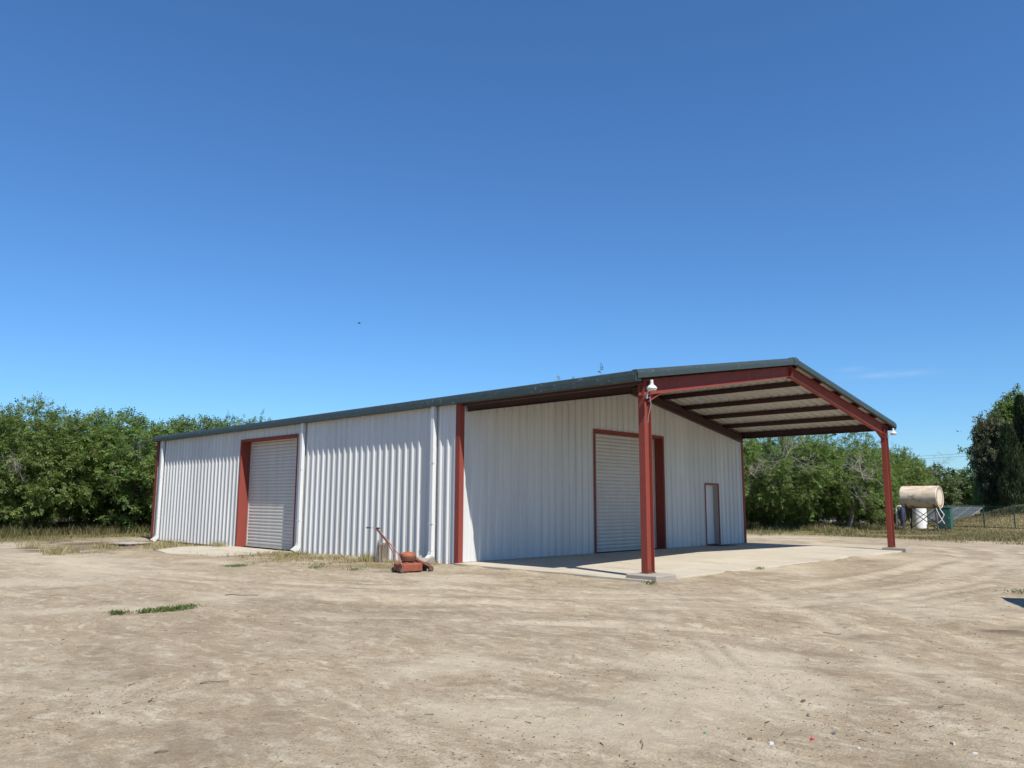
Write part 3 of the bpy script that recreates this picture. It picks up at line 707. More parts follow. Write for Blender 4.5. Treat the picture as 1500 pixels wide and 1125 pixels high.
# ------------------------------------------------------------------ things by the side wall
def rusty_mower(loc, rz):
    r = empty('rotary_mower', loc, rz); tag(r, 'rusty red walk-behind mower with long handle standing by the wall', 'mower')
    # deck: a skirted pan, x forward
    prof = [(-.34, -.24), (.10, -.27), (.30, -.20), (.37, 0), (.30, .20), (.10, .27), (-.34, .24)]
    mb = MB(); n = len(prof); lv = [(1.0, .05), (1.0, .21), (.93, .245), (.70, .26)]
    vs = [(x*s, y*s, z) for s, z in lv for x, y in prof]
    fs = [(k*n+i, k*n+(i+1) % n, (k+1)*n+(i+1) % n, (k+1)*n+i) for k in range(3) for i in range(n)]+[tuple(3*n+i for i in range(n))]
    mb.add(vs, fs); mb.build('deck', RUSTRED, r, bevel=.01)
    mb = MB(); mb.lathe([(.18, .0), (.20, .03), (.205, .12), (.19, .18), (.13, .225), (.05, .24)], (-.02, 0, .30), 22); e = mb.build('engine', ORANGE, r, True)
    mb = MB()
    for z in (.33, .36, .39, .42): mb.lathe([(.215, z), (.215, z+.012)], (-.02, 0, 0), 22)
    mb.build('fin_ring', RUST, e)
    mb = MB(); mb.box(.06, .20, -.07, .07, .30, .40); mb.build('cylinder_head', RUSTRED, e, bevel=.012)
    mb = MB(); mb.tube([(-.20, .14, .44), (-.02, .19, .46), (.12, .12, .46)], [.055, .07, .055], 12); mb.build('gas_tank', ORANGE, e, True)
    mb = MB(); mb.tube([(.10, -.08, .34), (.16, -.18, .34)], .035, 10); mb.build('muffler', RUST, e)
    mb = MB(); mb.bar((-.20, 0, .26), (.12, 0, .26), .30, .05); mb.build('engine_mount', RUST, r)
    # front drive guard sloping down towards the nose
    mb = MB(); mb.hexa([(.24, -.12, .21), (.24, .12, .21), (.60, .10, .06), (.60, -.10, .06), (.24, -.12, .33), (.24, .12, .33), (.60, .10, .20), (.60, -.10, .20)]); mb.build('belt_guard', BLACK, r, bevel=.02)
    for s_ in (-1, 1):
        mb = MB(); mb.bar((.20, s_*.15, .32), (.66, s_*.13, .10), .03, .05); mb.build('side_arm', RUSTRED, r)
    for (wx, wy, rad_) in ((.58, .16, .075), (.58, -.16, .075), (-.33, .21, .075), (-.33, -.21, .075)):
        mb = MB(); mb.lathe([(rad_*.6, -.03), (rad_, -.026), (rad_, .026), (rad_*.6, .03)], (wx, wy, rad_), 18, 'y'); wh = mb.build('wheel', BLACK, r)
        mb = MB(); mb.lathe([(.02, -.036), (rad_*.6, -.034), (rad_*.6, .034), (.02, .036)], (wx, wy, rad_), 14, 'y'); mb.build('hub', RUST, wh)
    for s_ in (-1, 1):
        mb = MB(); mb.tube([(-.30, s_*.17, .18), (-.42, s_*.13, .52), (-.62, s_*.06, .78), (-.98, s_*.045, 1.16)], .017, 8); mb.build('handle_tube', PINKST, r, True)
        mb = MB(); mb.tube([(-.98, s_*.045, 1.16), (-1.00, s_*.22, 1.19), (-1.10, s_*.27, 1.19)], .014, 8); hb = mb.build('handlebar', STEEL, r, True)
        mb = MB(); mb.tube([(-1.04, s_*.24, 1.19), (-1.15, s_*.295, 1.19)], .020, 8); mb.build('grip', BLACK, hb)
    mb = MB(); mb.bar((-.62, -.07, .78), (-.62, .07, .78), .025); mb.bar((-.98, -.07, 1.16), (-.98, .07, 1.16), .03, .05); mb.build('handle_brace', PINKST, r)
    mb = MB(); mb.tube([(-.96, .02, 1.14), (-.66, .03, .84), (-.36, .02, .52), (-.12, .08, .46)], .006, 6); mb.build('throttle_cable', BLACK, r)
    return r
mw = rusty_mower((.72, -2.15, gh(.72, -2.15)-.005), math.atan2(.71, .70)+.62); mw.scale = (.86, .86, .86)

r = empty('wooden_stump', (-2.25, -.75, gh(-2.25, -.75)-.01)); tag(r, 'weathered upright wooden stump against the ribbed wall', 'stump')
mb = MB(); n = 10; base = []
for k, (z, s) in enumerate(((0, 1.12), (.12, 1.0), (.32, .95), (.52, .92))):
    for q in range(n):
        a = 2*math.pi*q/n; rr_ = (.16+.03*math.sin(3*a+1)+.012*random.uniform(-1, 1))*s
        zz = z+(.07*math.sin(a*2+.5)+random.uniform(-.05, .05) if k == 3 else 0)
        mb.v.append((rr_*math.cos(a)+.03*z, rr_*math.sin(a)*.85, zz))
for k in range(3):
    for q in range(n): mb.f.append((k*n+q, k*n+(q+1) % n, (k+1)*n+(q+1) % n, (k+1)*n+q))
mb.f.append(tuple(3*n+q for q in range(n))); mb.build('trunk_piece', WOOD, r)
mb = MB()
for q in range(9):
    a = q*.7; mb.bar((.15*math.cos(a)+.01, .13*math.sin(a), .05), (.155*math.cos(a+.06)+.02, .135*math.sin(a), random.uniform(.38, .56)), .03, .02)
mb.build('bark_strip', WOOD, r)

r = MB(); r.hexa([(-.25, -.33, 0), (.25, -.33, 0), (.17, .33, .0), (-.17, .33, .0), (-.25, -.33, .05), (.25, -.33, .05), (.17, .33, .17), (-.17, .33, .17)])
r.hexa([(-.29, -.345, .0), (-.22, -.345, .0), (-.14, .345, .0), (-.21, .345, .0), (-.29, -.345, .09), (-.22, -.345, .09), (-.14, .345, .22), (-.21, .345, .22)])
r.hexa([(.22, -.345, .0), (.29, -.345, .0), (.21, .345, .0), (.14, .345, .0), (.22, -.345, .09), (.29, -.345, .09), (.21, .345, .22), (.14, .345, .22)])
sb = r.build('splash_block', CONC2, None, bevel=.012); sb.location = (-.72, -.68, gh(-.72, -.68)-.01); sb.rotation_euler = (0, 0, .35)
tag(sb, 'tan concrete splash block below the downspout behind the mower', 'splash block')

# pallet of boards lying by the rear corner
r = empty('wooden_pallet', (-16.6, -2.15, gh(-16.6, -2.15)), .32); tag(r, 'flat grey wooden pallet lying in the dirt by the rear corner', 'pallet')
for k in range(3):
    mb = MB(); mb.box(-.55+k*.55-.04, -.55+k*.55+.04, -.5, .5, 0.0, .10); mb.build('stringer', WOOD, r)
for k in range(7):
    mb = MB(); y = -.47+k*.157; mb.box(-.62, .62+random.uniform(-.02, .02), y-.06, y+.06, .101, .122); mb.build('board', WOODG, r)

# ------------------------------------------------------------------ fuel tank on its stand
TX, TY = -.02, 36.0; zg = gh(TX, TY)
r = empty('fuel_tank', (TX, TY, zg), -.02); tag(r, 'tan rusty cylindrical fuel tank raised on a spindly steel stand', 'tank')
TZ, TR, TL = 1.95-zg, .65, .99
mb = MB(); mb.lathe([(TR*.97, -TL), (TR, -TL+.02), (TR, TL-.02), (TR*.97, TL)], (0, 0, TZ), 36, 'x'); tk = mb.build('shell', TANKM, r); 
tk.data.shade_smooth(); tk.data.set_sharp_from_angle(angle=R(30))
for s_ in (-1, 1):
    mb = MB(); mb.lathe([(TR*.965, s_*TL), (TR*.97, s_*(TL+.02)), (TR*.94, s_*(TL+.02)), (TR*.93, s_*(TL-.005)), (.05, s_*(TL+.012))], (0, 0, TZ), 36, 'x')
    hd = mb.build('tank_head', paint('pale_tank_head', (.62, .55, .43), (.54, .44, .31), .6, .55, (.40, .18, .065), 2.2, False), r)
for x in (-.45, .30):
    mb = MB(); mb.lathe([(TR+.002, x-.012), (TR+.006, x-.012), (TR+.006, x+.012), (TR+.002, x+.012)], (0, 0, TZ), 36, 'x'); mb.build('weld_band', TANKM, r)
mb = MB(); mb.lathe([(.06, 0), (.06, .07), (.075, .07), (.075, .10), (.02, .11)], (-.55, 0, TZ+TR-.005), 14); mb.build('filler_cap', RUST, r)
for x in (-.72, .80):
    mb = MB()
    for a in np.linspace(-2.5, -.64, 10)[:-1]:
        b = a+.207; q = TR+.02; mb.bar((x, q*math.cos(a), TZ+q*math.sin(a)), (x, q*math.cos(b), TZ+q*math.sin(b)), .09, .03, (1, 0, 0))
    mb.build('saddle', DSTEEL, r)
zb = TZ-TR*.78
feet = {}
for sx, x in ((-1, -.72), (1, .80)):
    for s_ in (-1, 1):
        top = (x, s_*.42, zb); bot = (x+sx*.20, s_*.72, -.02); feet[sx, s_] = (top, bot)
        mb = MB(); mb.bar(top, bot, .06); lg = mb.build('leg', DSTEEL, r)
        mb = MB(); mb.box(bot[0]-.08, bot[0]+.08, bot[1]-.08, bot[1]+.08, -.02, .01); mb.build('foot_plate', DSTEEL, lg)
def lerp(p, q, t): return tuple(p[i]+(q[i]-p[i])*t for i in range(3))
for s_ in (-1, 1):
    a, b = feet[-1, s_], feet[1, s_]
    for p, q in ((lerp(*a, .04), lerp(*b, .9)), (lerp(*b, .04), lerp(*a, .9)), (lerp(*a, .95), lerp(*b, .95))):
        mb = MB(); mb.bar(p, q, .035); mb.build('cross_brace', DSTEEL, r)
for sx in (-1, 1):
    a, b = feet[sx, -1], feet[sx, 1]
    for p, q in ((lerp(*a, .04), lerp(*b, .9)), (lerp(*b, .04), lerp(*a, .9))):
        mb = MB(); mb.bar(p, q, .035); mb.build('cross_brace', DSTEEL, r)
mb = MB(); mb.tube([(TL-.05, -.1, TZ-TR+.05), (TL+.10, -.2, TZ-TR-.15), (TL+.26, -.3, .95), (TL+.10, -.36, .62), (TL-.06, -.4, .48)], .022, 8); mb.build('hose', WHITE, r, True)
mb = MB(); mb.tube([(TL-.08, -.5, TZ-TR+.02), (TL+.05, -.5, .95), (TL+.30, -.48, .45)], .022, 8); mb.build('hose', WHITE, r, True)
mb = MB(); q = [(.66+.20*math.cos(a), -.66-.02*a, .28+.22*math.sin(a)) for a in np.linspace(0, 6.28*1.6, 26)]; mb.tube(q, .018, 6); mb.build('hose_coil', BLACK, r, True)

# standpipe, pump and green cabinet behind the tank
X, Y = -2.27, 42.6; zg = gh(X, Y)
mb = MB(); mb.lathe([(.44, -.1), (.44, 1.52), (.46, 1.53), (.46, 1.60), (.40, 1.60), (.40, 1.3)], (0, 0, 0), 28); sp_ = mb.build('standpipe', paint('bright_white_paint', (.70, .70, .68), (.64, .63, .60), .4, .1, (.5, .45, .38), 3), None); sp_.location = (X, Y, zg)
sp_.data.shade_smooth(); sp_.data.set_sharp_from_angle(angle=R(30))
tag(sp_, 'wide white irrigation standpipe behind the tank stand', 'standpipe')
X, Y = -2.95, 41.0; zg = gh(X, Y); r = empty('well_pump', (X, Y, zg)); tag(r, 'dark blue well pump with a white pipe left of the standpipe', 'pump')
mb = MB(); mb.box(-.35, .35, -.3, .3, -.05, .12); mb.build('pump_base', CONC2, r)
mb = MB(); mb.lathe([(.13, .12), (.15, .2), (.15, .45), (.20, .5), (.20, 1.25), (.17, 1.35), (.05, 1.38)], (.16, 0, 0), 18); mb.build('motor', BLUE, r, True)
mb = MB(); mb.tube([(-.20, 0, .05), (-.20, 0, 1.30), (-.10, 0, 1.42), (.1, 0, 1.42)], .07, 12); mb.build('riser_pipe', WHITE, r, True)
X, Y = -.42, 41.6; zg = gh(X, Y); r = empty('electric_cabinet', (X, Y, zg)); tag(r, 'dark teal cabinet standing right of the tank stand', 'cabinet')
mb = MB(); mb.box(-.36, .36, -.25, .25, 0, 1.35); mb.box(-.40, .40, -.29, .29, 1.351, 1.40); mb.build('housing', TEAL, r, bevel=.01)
mb = MB(); mb.box(-.32, .32, -.262, -.252, .10, 1.28); dd_ = mb.build('cabinet_door', TEAL, r, bevel=.004); mb = MB(); mb.box(.24, .27, -.285, -.262, .65, .8); mb.build('latch', STEEL, dd_)

# green mesh fence in panels
fpts = [(-6.2, 45.6), (-3.4, 45.0), (-1.1, 44.4), (1.25, 43.6), (3.0, 43.3), (4.9, 43.0), (7.2, 42.7), (9.5, 42.4)]
r = empty('mesh_fence', (fpts[0][0], fpts[0][1], 0)); tag(r, 'dark green wire mesh fence with square posts before the dry mound', 'fence')
o0 = Vector((fpts[0][0], fpts[0][1], 0))
for x, y in fpts:
    z = gh(x, y); mb = MB(); mb.box(-.035, .035, -.035, .035, -.2, 1.45); mb.box(-.04, .04, -.04, .04, 1.451, 1.47); mb.build('fence_post', GREENF, r, loc=Vector((x, y, z))-o0)
for (xa, ya), (xb, yb) in zip(fpts[:-1], fpts[1:]):
    za, zb_ = gh(xa, ya), gh(xb, yb); mb = MB(); A1 = Vector((xa, ya, za))-o0; B1 = Vector((xb, yb, zb_))-o0; n = int((B1-A1).length/.10)
    for k in range(1, n):
        p = A1.lerp(B1, k/n); mb.bar(p+Vector((0, 0, .06)), p+Vector((0, 0, 1.36)), .009)
    for h in (.06, 1.36): mb.bar(A1+Vector((0, 0, h)), B1+Vector((0, 0, h)), .035)
    for h in (.4, .75, 1.1): mb.bar(A1+Vector((0, 0, h)), B1+Vector((0, 0, h)), .010)
    mb.build('mesh_panel', GREENF, r)

# ground-mounted solar row beyond the fence
X, Y = -4.15, 56.0; zg = gh(X, Y)
r = empty('solar_array', (X, Y, zg), -.656); tag(r, 'low tilted solar array with grey panels beyond the fence', 'solar array')
NPN = 4; PWD = 1.35; tilt = math.atan2(1.1, 1.75)
def sol(x, t, off=0): return (x, -.85+1.75*t+off*-math.sin(tilt), 3e-1+1.1*t+off*math.cos(tilt))
for k in range(NPN):
    x0 = (k-NPN/2)*PWD+.03; x1 = x0+PWD-.06
    mb = MB(); mb.hexa([sol(x0, 0), sol(x1, 0), sol(x1, 1), sol(x0, 1), sol(x0, 0, .04), sol(x1, 0, .04), sol(x1, 1, .04), sol(x0, 1, .04)]); pn = mb.build('solar_panel', SOLAR, r)
    for (a, b, c, d) in ((x0-.015, x0+.015, 0, 1), (x1-.015, x1+.015, 0, 1)):
        mb = MB(); mb.hexa([sol(a, c, -.005), sol(b, c, -.005), sol(b, d, -.005), sol(a, d, -.005), sol(a, c, .05), sol(b, c, .05), sol(b, d, .05), sol(a, d, .05)]); mb.build('panel_frame', STEEL, pn)
for k in range(NPN+1):
    x = (k-NPN/2)*PWD
    for t in (.12, .88):
        q = sol(x, t); mb = MB(); mb.bar((q[0], q[1], -.1), q, .07); mb.build('leg', STEEL, r)

# white shed far behind the north orchard, seen between trunks
r = empty('white_shed', (-15.8, 66, 0), .25); tag(r, 'low pale shed glimpsed between orchard trunks on the right', 'shed')
mb = MB(); mb.box(-3.4, 3.4, -2.5, 2.5, -.2, 1.75); mb.build('wall', WHITE, r)
mb = MB(); mb.hexa([(-3.6, -2.9, 1.76), (3.6, -2.9, 1.76), (3.6, 2.9, 1.76), (-3.6, 2.9, 1.76), (-3.6, -.1, 2.3), (3.6, -.1, 2.3), (3.6, .1, 2.3), (-3.6, .1, 2.3)]); mb.build('roof', STEEL, r)
for x in (-2, 0, 2):
    mb = MB(); mb.box(x-.35, x+.35, -2.53, -2.505, .8, 1.4); mb.build('window', SOLAR, r)

# neighbouring shed just right of the view, whose corner shadow lies on the yard
e2 = Vector((.47, -.883, 0)); e1 = Vector((.883, .47, 0)); HZ = 3.0
c0 = Vector((11.70+.76*HZ, 2.06-.215*HZ, 0))
r = empty('open_shed', c0); tag(r, 'flat roofed pole shed standing just right of the view', 'shed')
def shp(a, b, z): return e1*a+e2*b+Vector((0, 0, z))
mb = MB(); mb.hexa([shp(0, 0, HZ), shp(6, 0, HZ+.3), shp(6, 7, HZ+.3), shp(0, 7, HZ), shp(0, 0, HZ+.06), shp(6, 0, HZ+.36), shp(6, 7, HZ+.36), shp(0, 7, HZ+.06)]); mb.build('roof', ROOFIN, r)
for a, b in ((.3, .4), (.3, 6.6), (5.7, .4), (5.7, 6.6)):
    mb = MB(); q = shp(a, b, -.2); mb.bar(q, shp(a, b, HZ-.01+.05*a), .12); mb.build('pole', WOOD, r)
mb = MB(); mb.hexa([shp(5.75, .4, -.2), shp(5.80, .4, -.2), shp(5.80, 6.6, -.2), shp(5.75, 6.6, -.2), shp(5.75, .4, HZ+.25), shp(5.80, .4, HZ+.25), shp(5.80, 6.6, HZ+.25), shp(5.75, 6.6, HZ+.25)]); mb.build('back_wall', WOODG, r)

# ------------------------------------------------------------------ trees
def branch_pts(p, d, ln, bend, n=4, rnd=None):
    pts = [p]; d = d.copy()
    for k in range(n):
        d = (d+Vector((rnd.uniform(-.2, .2), rnd.uniform(-.2, .2), bend+rnd.uniform(-.12, .12)))).normalized(); p = p+d*(ln/n); pts.append(p)
    return pts, d
def tree_skeleton(seed, trunk_h=1.3, limbs=6, l1=3.0, l2=2.0, l3=1.25, n2=7, n3=6, upright=.75, r0=.20, lean=.06):
    rnd = random.Random(seed); wood = []; twigs = []
    d = Vector((rnd.uniform(-lean, lean), rnd.uniform(-lean, lean), 1)).normalized()
    tp, td = branch_pts(Vector((0, 0, -.15)), d, trunk_h+.15, .1, 3, rnd); wood.append((tp, [r0*1.25, r0*1.02, r0*.95, r0*.9], 9))
    for a in range(limbs):
        az = 2*math.pi*a/limbs+rnd.uniform(-.35, .35); el = rnd.uniform(.35, 1.0)*upright+.2
        if a == limbs-1: el = 1.35
        top_ = .72 if a == limbs-1 else 1.0
        dv = Vector((math.cos(az)*math.cos(el), math.sin(az)*math.cos(el), math.sin(el)))
        p1, d1 = branch_pts(tp[-1]+Vector((0, 0, rnd.uniform(-.2, .05))), dv, l1*top_*rnd.uniform(.8, 1.1), .05, 5, rnd)
        rr = [r0*.62*(1-.14*k) for k in range(6)]; wood.append((p1, rr, 7))
        for b in range(n2):
            t = (b+.8)/(n2-.2)*4.99; k = min(int(t), 4); q = p1[k].lerp(p1[k+1], t-k)
            az2 = rnd.uniform(0, 6.28); sidev = Vector((math.cos(az2), math.sin(az2), rnd.uniform(-.55, .8)))
            dv2 = (d1*.55+sidev).normalized(); outw = Vector((q.x, q.y, 0)); 
            if outw.length > .3: dv2 = (dv2+outw.normalized()*.45).normalized()
            p2, d2 = branch_pts(q, dv2, l2*rnd.uniform(.65, 1.2), -.03, 4, rnd); wood.append((p2, [r0*.26, r0*.2, r0*.15, r0*.11, r0*.07], 5))
            for c in range(n3):
                t2 = (c+1)/n3*3.99; k2 = min(int(t2), 3); q2 = p2[k2].lerp(p2[k2+1], t2-k2)
                az3 = rnd.uniform(0, 6.28); dv3 = (d2*.7+Vector((math.cos(az3), math.sin(az3), rnd.uniform(-.6, .6)))).normalized()
                p3, d3 = branch_pts(q2, dv3, l3*rnd.uniform(.6, 1.25), -.10, 3, rnd); wood.append((p3, [r0*.08, r0*.06, r0*.045, r0*.03], 3)); twigs.append(p3)
    return wood, twigs
def wood_mesh(wood, name):
    mb = MB()
    for pts, rr, n in wood: mb.tube(pts, rr, n, caps=False)
    me = mb.mesh(name); me.shade_smooth(); return me
def leaf_quads(o, d, side, up, ln, wd, tone, brown):
    """diamond leaflets: arrays (n,3)"""
    n = len(o); ln = ln[:, None]; wd = wd[:, None]
    a = o; b = o+d*ln*.45+side*wd*.5+up*wd*.10; c = o+d*ln; e = o+d*ln*.45-side*wd*.5+up*wd*.10
    V = np.stack([a, b, c, e], 1).reshape(-1, 3); F = np.arange(4*n).reshape(n, 4)
    col = np.repeat(np.stack([tone, brown, np.zeros(n)], -1), 4, 0)
    return V, F, col
def nrm(v): return v/np.maximum(np.linalg.norm(v, axis=-1, keepdims=True), 1e-6)
def compound_crown(twigs, seed, name, per=11, nl=7, spread=.16, ln=(.11, .17), wd=(.05, .075), droop=.35, thin=1.0, keep=None):
    rg = np.random.default_rng(seed); T = np.array([[list(p) for p in t] for t in twigs])      # (n,4,3)
    if keep is not None:
        T = T[[i for i in range(len(T)) if keep(T[i, -1])]]
    n = len(T); ns = n*per
    idx = np.repeat(np.arange(n), per); t = rg.uniform(.25, 3, ns); k = np.minimum(t.astype(int), 2); f = (t-k)[:, None]
    base = T[idx, k]*(1-f)+T[idx, k+1]*f
    tw = nrm(T[idx, 3]-T[idx, 0])
    d = nrm(tw*.5+rg.normal(0, .75, (ns, 3))+np.array([0, 0, -droop])); base = base+rg.normal(0, spread*.5, (ns, 3))
    sd = nrm(np.cross(d, rg.normal(0, .35, (ns, 3))+np.array([0, 0, 1]))); up = np.cross(sd, d)
    rach = rg.uniform(.22, .36, ns); tone_s = np.clip(rg.normal(.5, .18, ns)+np.repeat(rg.normal(0, .16, n), per), 0, 1); br = (rg.random(ns) < .03)*rg.uniform(.3, .8, ns)
    O = []; D = []; SD = []; UP = []; TN = []; BR = []
    for q in range(nl):
        tt = .25+.75*(q//2)/max(1, (nl-1)//2); sg = 1 if q % 2 else -1
        if q == nl-1: dd = d; sg = 0; tt = 1.
        else: dd = nrm(d*.55+sd*sg*.85)
        O.append(base+d*(rach*tt)[:, None]); D.append(nrm(dd+rg.normal(0, .16, (ns, 3))+np.array([0, 0, -.18]))); 
        u2 = nrm(up+rg.normal(0, .3, (ns, 3))); SD.append(nrm(np.cross(D[-1], u2))); UP.append(u2); TN.append(np.clip(tone_s+rg.normal(0, .12, ns), 0, 1)); BR.append(br)
    O = np.concatenate(O); D = np.concatenate(D); SD = np.concatenate(SD); UP = np.concatenate(UP); m_ = len(O)
    V, F, col = leaf_quads(O, D, SD, UP, rg.uniform(*ln, m_), rg.uniform(*wd, m_), np.concatenate(TN), np.concatenate(BR))
    return mesh_np(name, V, F, col)
def lumpy_fill(seed, n, rx, rz, cz, zmin, hole=0.0):
    """short twigs spread through a lumpy crown volume, denser towards its skin"""
    rg = np.random.default_rng(seed); u = nrm(rg.normal(0, 1, (n*2, 3))); lob = nrm(rg.normal(0, 1, (15, 3))); amp = rg.uniform(.02, .22, 15)
    rad_ = .86+np.max(np.where((u@lob.T) > .72, ((u@lob.T)-.72)/.28*amp, 0), 1)+rg.normal(0, .035, n*2)
    rad_ = rad_*rg.uniform(.25, 1, n*2)**.33
    p = u*rad_[:, None]*np.array([rx, rx, rz])+np.array([0, 0, cz])
    cl = fbm(p[:, 0]*.8+7*seed, p[:, 2]*.8+p[:, 1]*.8, seed % 97, 3)
    p = p[(p[:, 2] > zmin) & (cl > .30+hole)][:n]; d = nrm(p-np.array([0, 0, cz*.6])+rg.normal(0, .7, p.shape)); ln = rg.uniform(.3, .7, len(p))
    T = []
    for q, dv, l in zip(p, d, ln):
        a = Vector(q); b = Vector(dv)*l; T.append([a-b*.5, a-b*.15, a+b*.2+Vector((0, 0, -.03)), a+b*.5+Vector((0, 0, -.1))])
    return T
def dead_mesh(seed, name, n=26, size=1.5):
    rnd = random.Random(seed); mb = MB()
    def rec(p, d, ln, r, dep):
        pts, dd = branch_pts(p, d, ln, rnd.uniform(-.12, .12), 3, rnd); mb.tube(pts, [r, r*.8, r*.65, r*.5], 4 if dep else 3, caps=False)
        if dep == 0: return
        for k in range(4 if dep > 1 else 5):
            q = pts[1+k % 3]; v = (dd*.6+Vector((rnd.uniform(-1, 1), rnd.uniform(-1, 1), rnd.uniform(-.8, .8)))).normalized(); rec(q, v, ln*rnd.uniform(.5, .8), r*.55, dep-1)
    for k in range(n//6):
        rec(Vector((rnd.uniform(-.3, .3),)*2+(rnd.uniform(-.3, .3),)), Vector((rnd.uniform(-1, 1), rnd.uniform(-1, 1), rnd.uniform(-.5, .7))).normalized(), size, .022, 3)
    return mb.mesh(name)

KINDS = []
for sd_, kw, ck, fl in ((101, dict(trunk_h=1.1, l1=2.7, l2=1.7, l3=1.0, upright=.72), dict(per=12), (860, 3.8, 3.1, 3.3, .4)),
                        (202, dict(trunk_h=1.3, l1=2.6, l2=1.7, l3=1.0, upright=.80, limbs=5, n2=8), dict(per=12), (820, 3.6, 3.2, 3.45, .5)),
                        (303, dict(trunk_h=1.0, l1=2.9, l2=1.6, l3=1.0, upright=.62, limbs=7), dict(per=11), (860, 4.1, 2.95, 3.05, .35)),
                        (404, dict(trunk_h=1.4, l1=2.8, l2=1.8, l3=1.0, upright=.9, limbs=6), dict(per=11), (300, 3.3, 3.1, 3.9, 1.3, .03))):
    wd_, tw_ = tree_skeleton(sd_, **kw); ft = lumpy_fill(sd_, *fl)
    wm = wood_mesh(wd_, 'trunk'); wm.materials.append(BARK); tm = wood_mesh([(t, [.012, .010, .008, .005], 3) for t in ft], 'twigs'); tm.materials.append(BARK)
    cm = compound_crown(tw_+ft, sd_, 'crown', ln=(.10, .155), wd=(.048, .072), **ck); cm.materials.append(LEAF)
    zmax = max(v.co.z for v in cm.vertices); KINDS.append((wm, cm, zmax, tm))
DEAD = [dead_mesh(5, 'dead_branches', 30, 1.35), dead_mesh(9, 'dead_branches', 24, 1.1)]
for d_ in DEAD: d_.materials.append(DEADW)
def tree(kind, x, y, height, rz, label, group=None, sxy=1.0, dead=None, name='walnut_tree'):
    wm, cm, zm = KINDS[kind][:3]; s = height/zm
    r = empty(name, (x, y, gh(x, y)), rz); r.scale = (s*sxy, s*sxy, s); tag(r, label, 'tree', group)
    for nm, me_ in (('trunk', wm), ('crown', cm))+((('twigs', KINDS[kind][3]),) if len(KINDS[kind]) > 3 else ()):
        o = bpy.data.objects.new(nm, me_); COL.objects.link(o); o.parent = r
        if nm == 'twigs': o['kind'] = 'stuff'
    for (di, lx, ly, lz, sc_) in (dead or ()):
        o = bpy.data.objects.new('dead_branches', DEAD[di]); COL.objects.link(o); o.parent = r; o.scale = (sc_/s,)*3
        c_, s_ = math.cos(-rz), math.sin(-rz); wx, wy = lx/(s*sxy), ly/(s*sxy); o.location = (wx*c_-wy*s_, wx*s_+wy*c_, lz/s); o.rotation_euler = (random.random()*6, random.random(), random.random()*6)
    return r
rt = random.Random(3)
# west orchard (left of the building)
WL = 'walnut trees of the left orchard'; RGP = 'walnut trees of the right orchard'
west = [(0, -29.3, -7.6, 7.2, 'leafy walnut tree cut by the left picture edge'),
        (1, -30.0, -2.4, 7.3, 'broad walnut tree leaning its dark trunk near the left edge'),
        (2, -30.3, 2.2, 7.0, 'low spreading walnut tree in the middle of the left orchard front'),
        (0, -29.6, 6.6, 6.9, 'walnut tree touching the rear corner of the white building'),
        (3, -33.4, 10.6, 7.9, 'walnut treetop showing tallest above the low end of the roof')]
for k, x, y, h, lab in west: tree(k, x, y, h, rt.uniform(0, 6.3), lab, WL, 1.0 if k != 2 else 1.08, [(k % 2, 2.9, -1.5+rt.uniform(-1, 1), rt.uniform(3.4, 5.2), .62)])
for xx in (-36.5, -43.0, -50.0):
    for yy in np.arange(-9, 16, 6.2):
        tree(rt.randrange(3), xx+rt.uniform(-.6, .6), float(yy)+rt.uniform(-.6, .6)+(xx+36)*-.2, rt.uniform(6.8, 7.9) if xx < -40 else rt.uniform(6.3, 7.0), rt.uniform(0, 6.3), 'walnut tree in the deep rows of the left orchard', WL)
# north orchard (behind the building, right)
north = [(3, -13.2, 21.6, 9.62, 'tall walnut whose top twig shows above the roof ridge', None, .75),
         (1, -10.6, 31.5, 6.6, 'dense walnut tree beside the far wall corner', None, 1.0),
         (2, -6.6, 31.6, 6.3, 'drooping walnut with grey dead branches framed under the canopy', [(0, 1.9, -3.0, 3.9, 1.05), (1, .3, -3.5, 3.1, .9)], 1.0),
         (3, -3.7, 34.2, 6.9, 'airy topped walnut left of the far canopy post', [(1, 1.9, -2.7, 3.1, 1.1)], .95),
         (1, -4.7, 45.5, 6.0, 'rounded walnut behind the far canopy post', [(1, .3, -3.0, 3.0, 1.0)], .85)]
for k, x, y, h, lab, dd_, sx_ in north: tree(k, x, y, h, rt.uniform(0, 6.3), lab, RGP, sx_, dd_)
for x, y in ((-15.5, 33.5), (-13.5, 39.5), (-9.5, 40.5), (-6.0, 41.5), (-16.5, 46.5), (-12.0, 47.5), (-7.6, 49.0)):
    tree(rt.randrange(3), x, y, rt.uniform(5.9, 6.6), rt.uniform(0, 6.3), 'walnut tree in the deep rows of the right orchard', RGP)
# far trees on the right between orchard and conifers
FAR = 'far trees on the right horizon'
FK = []
for sd_ in (511, 522):
    wd_, tw_ = tree_skeleton(sd_, trunk_h=1.6, l1=2.6, l2=1.7, upright=.95, limbs=6, n2=6, n3=4); tw_ += lumpy_fill(sd_, 230, 3.0, 2.6, 3.7, 1.2, .05)
    wm = wood_mesh(wd_, 'trunk'); wm.materials.append(BARK); cm = compound_crown(tw_, sd_, 'crown', per=8, nl=5, ln=(.22, .32), wd=(.11, .16)); cm.materials.append(LEAFB)
    KINDS.append((wm, cm, max(v.co.z for v in cm.vertices)))
tree(4, -13.0, 84, 6.4, .6, 'open crowned far tree rising left above the fuel tank', FAR, .95, [(0, 0, 0, 5.6, 1.0)], 'far_tree')
tree(5, -10.2, 90, 6.6, 2.1, 'open crowned far tree rising right above the fuel tank', FAR, .95, name='far_tree')
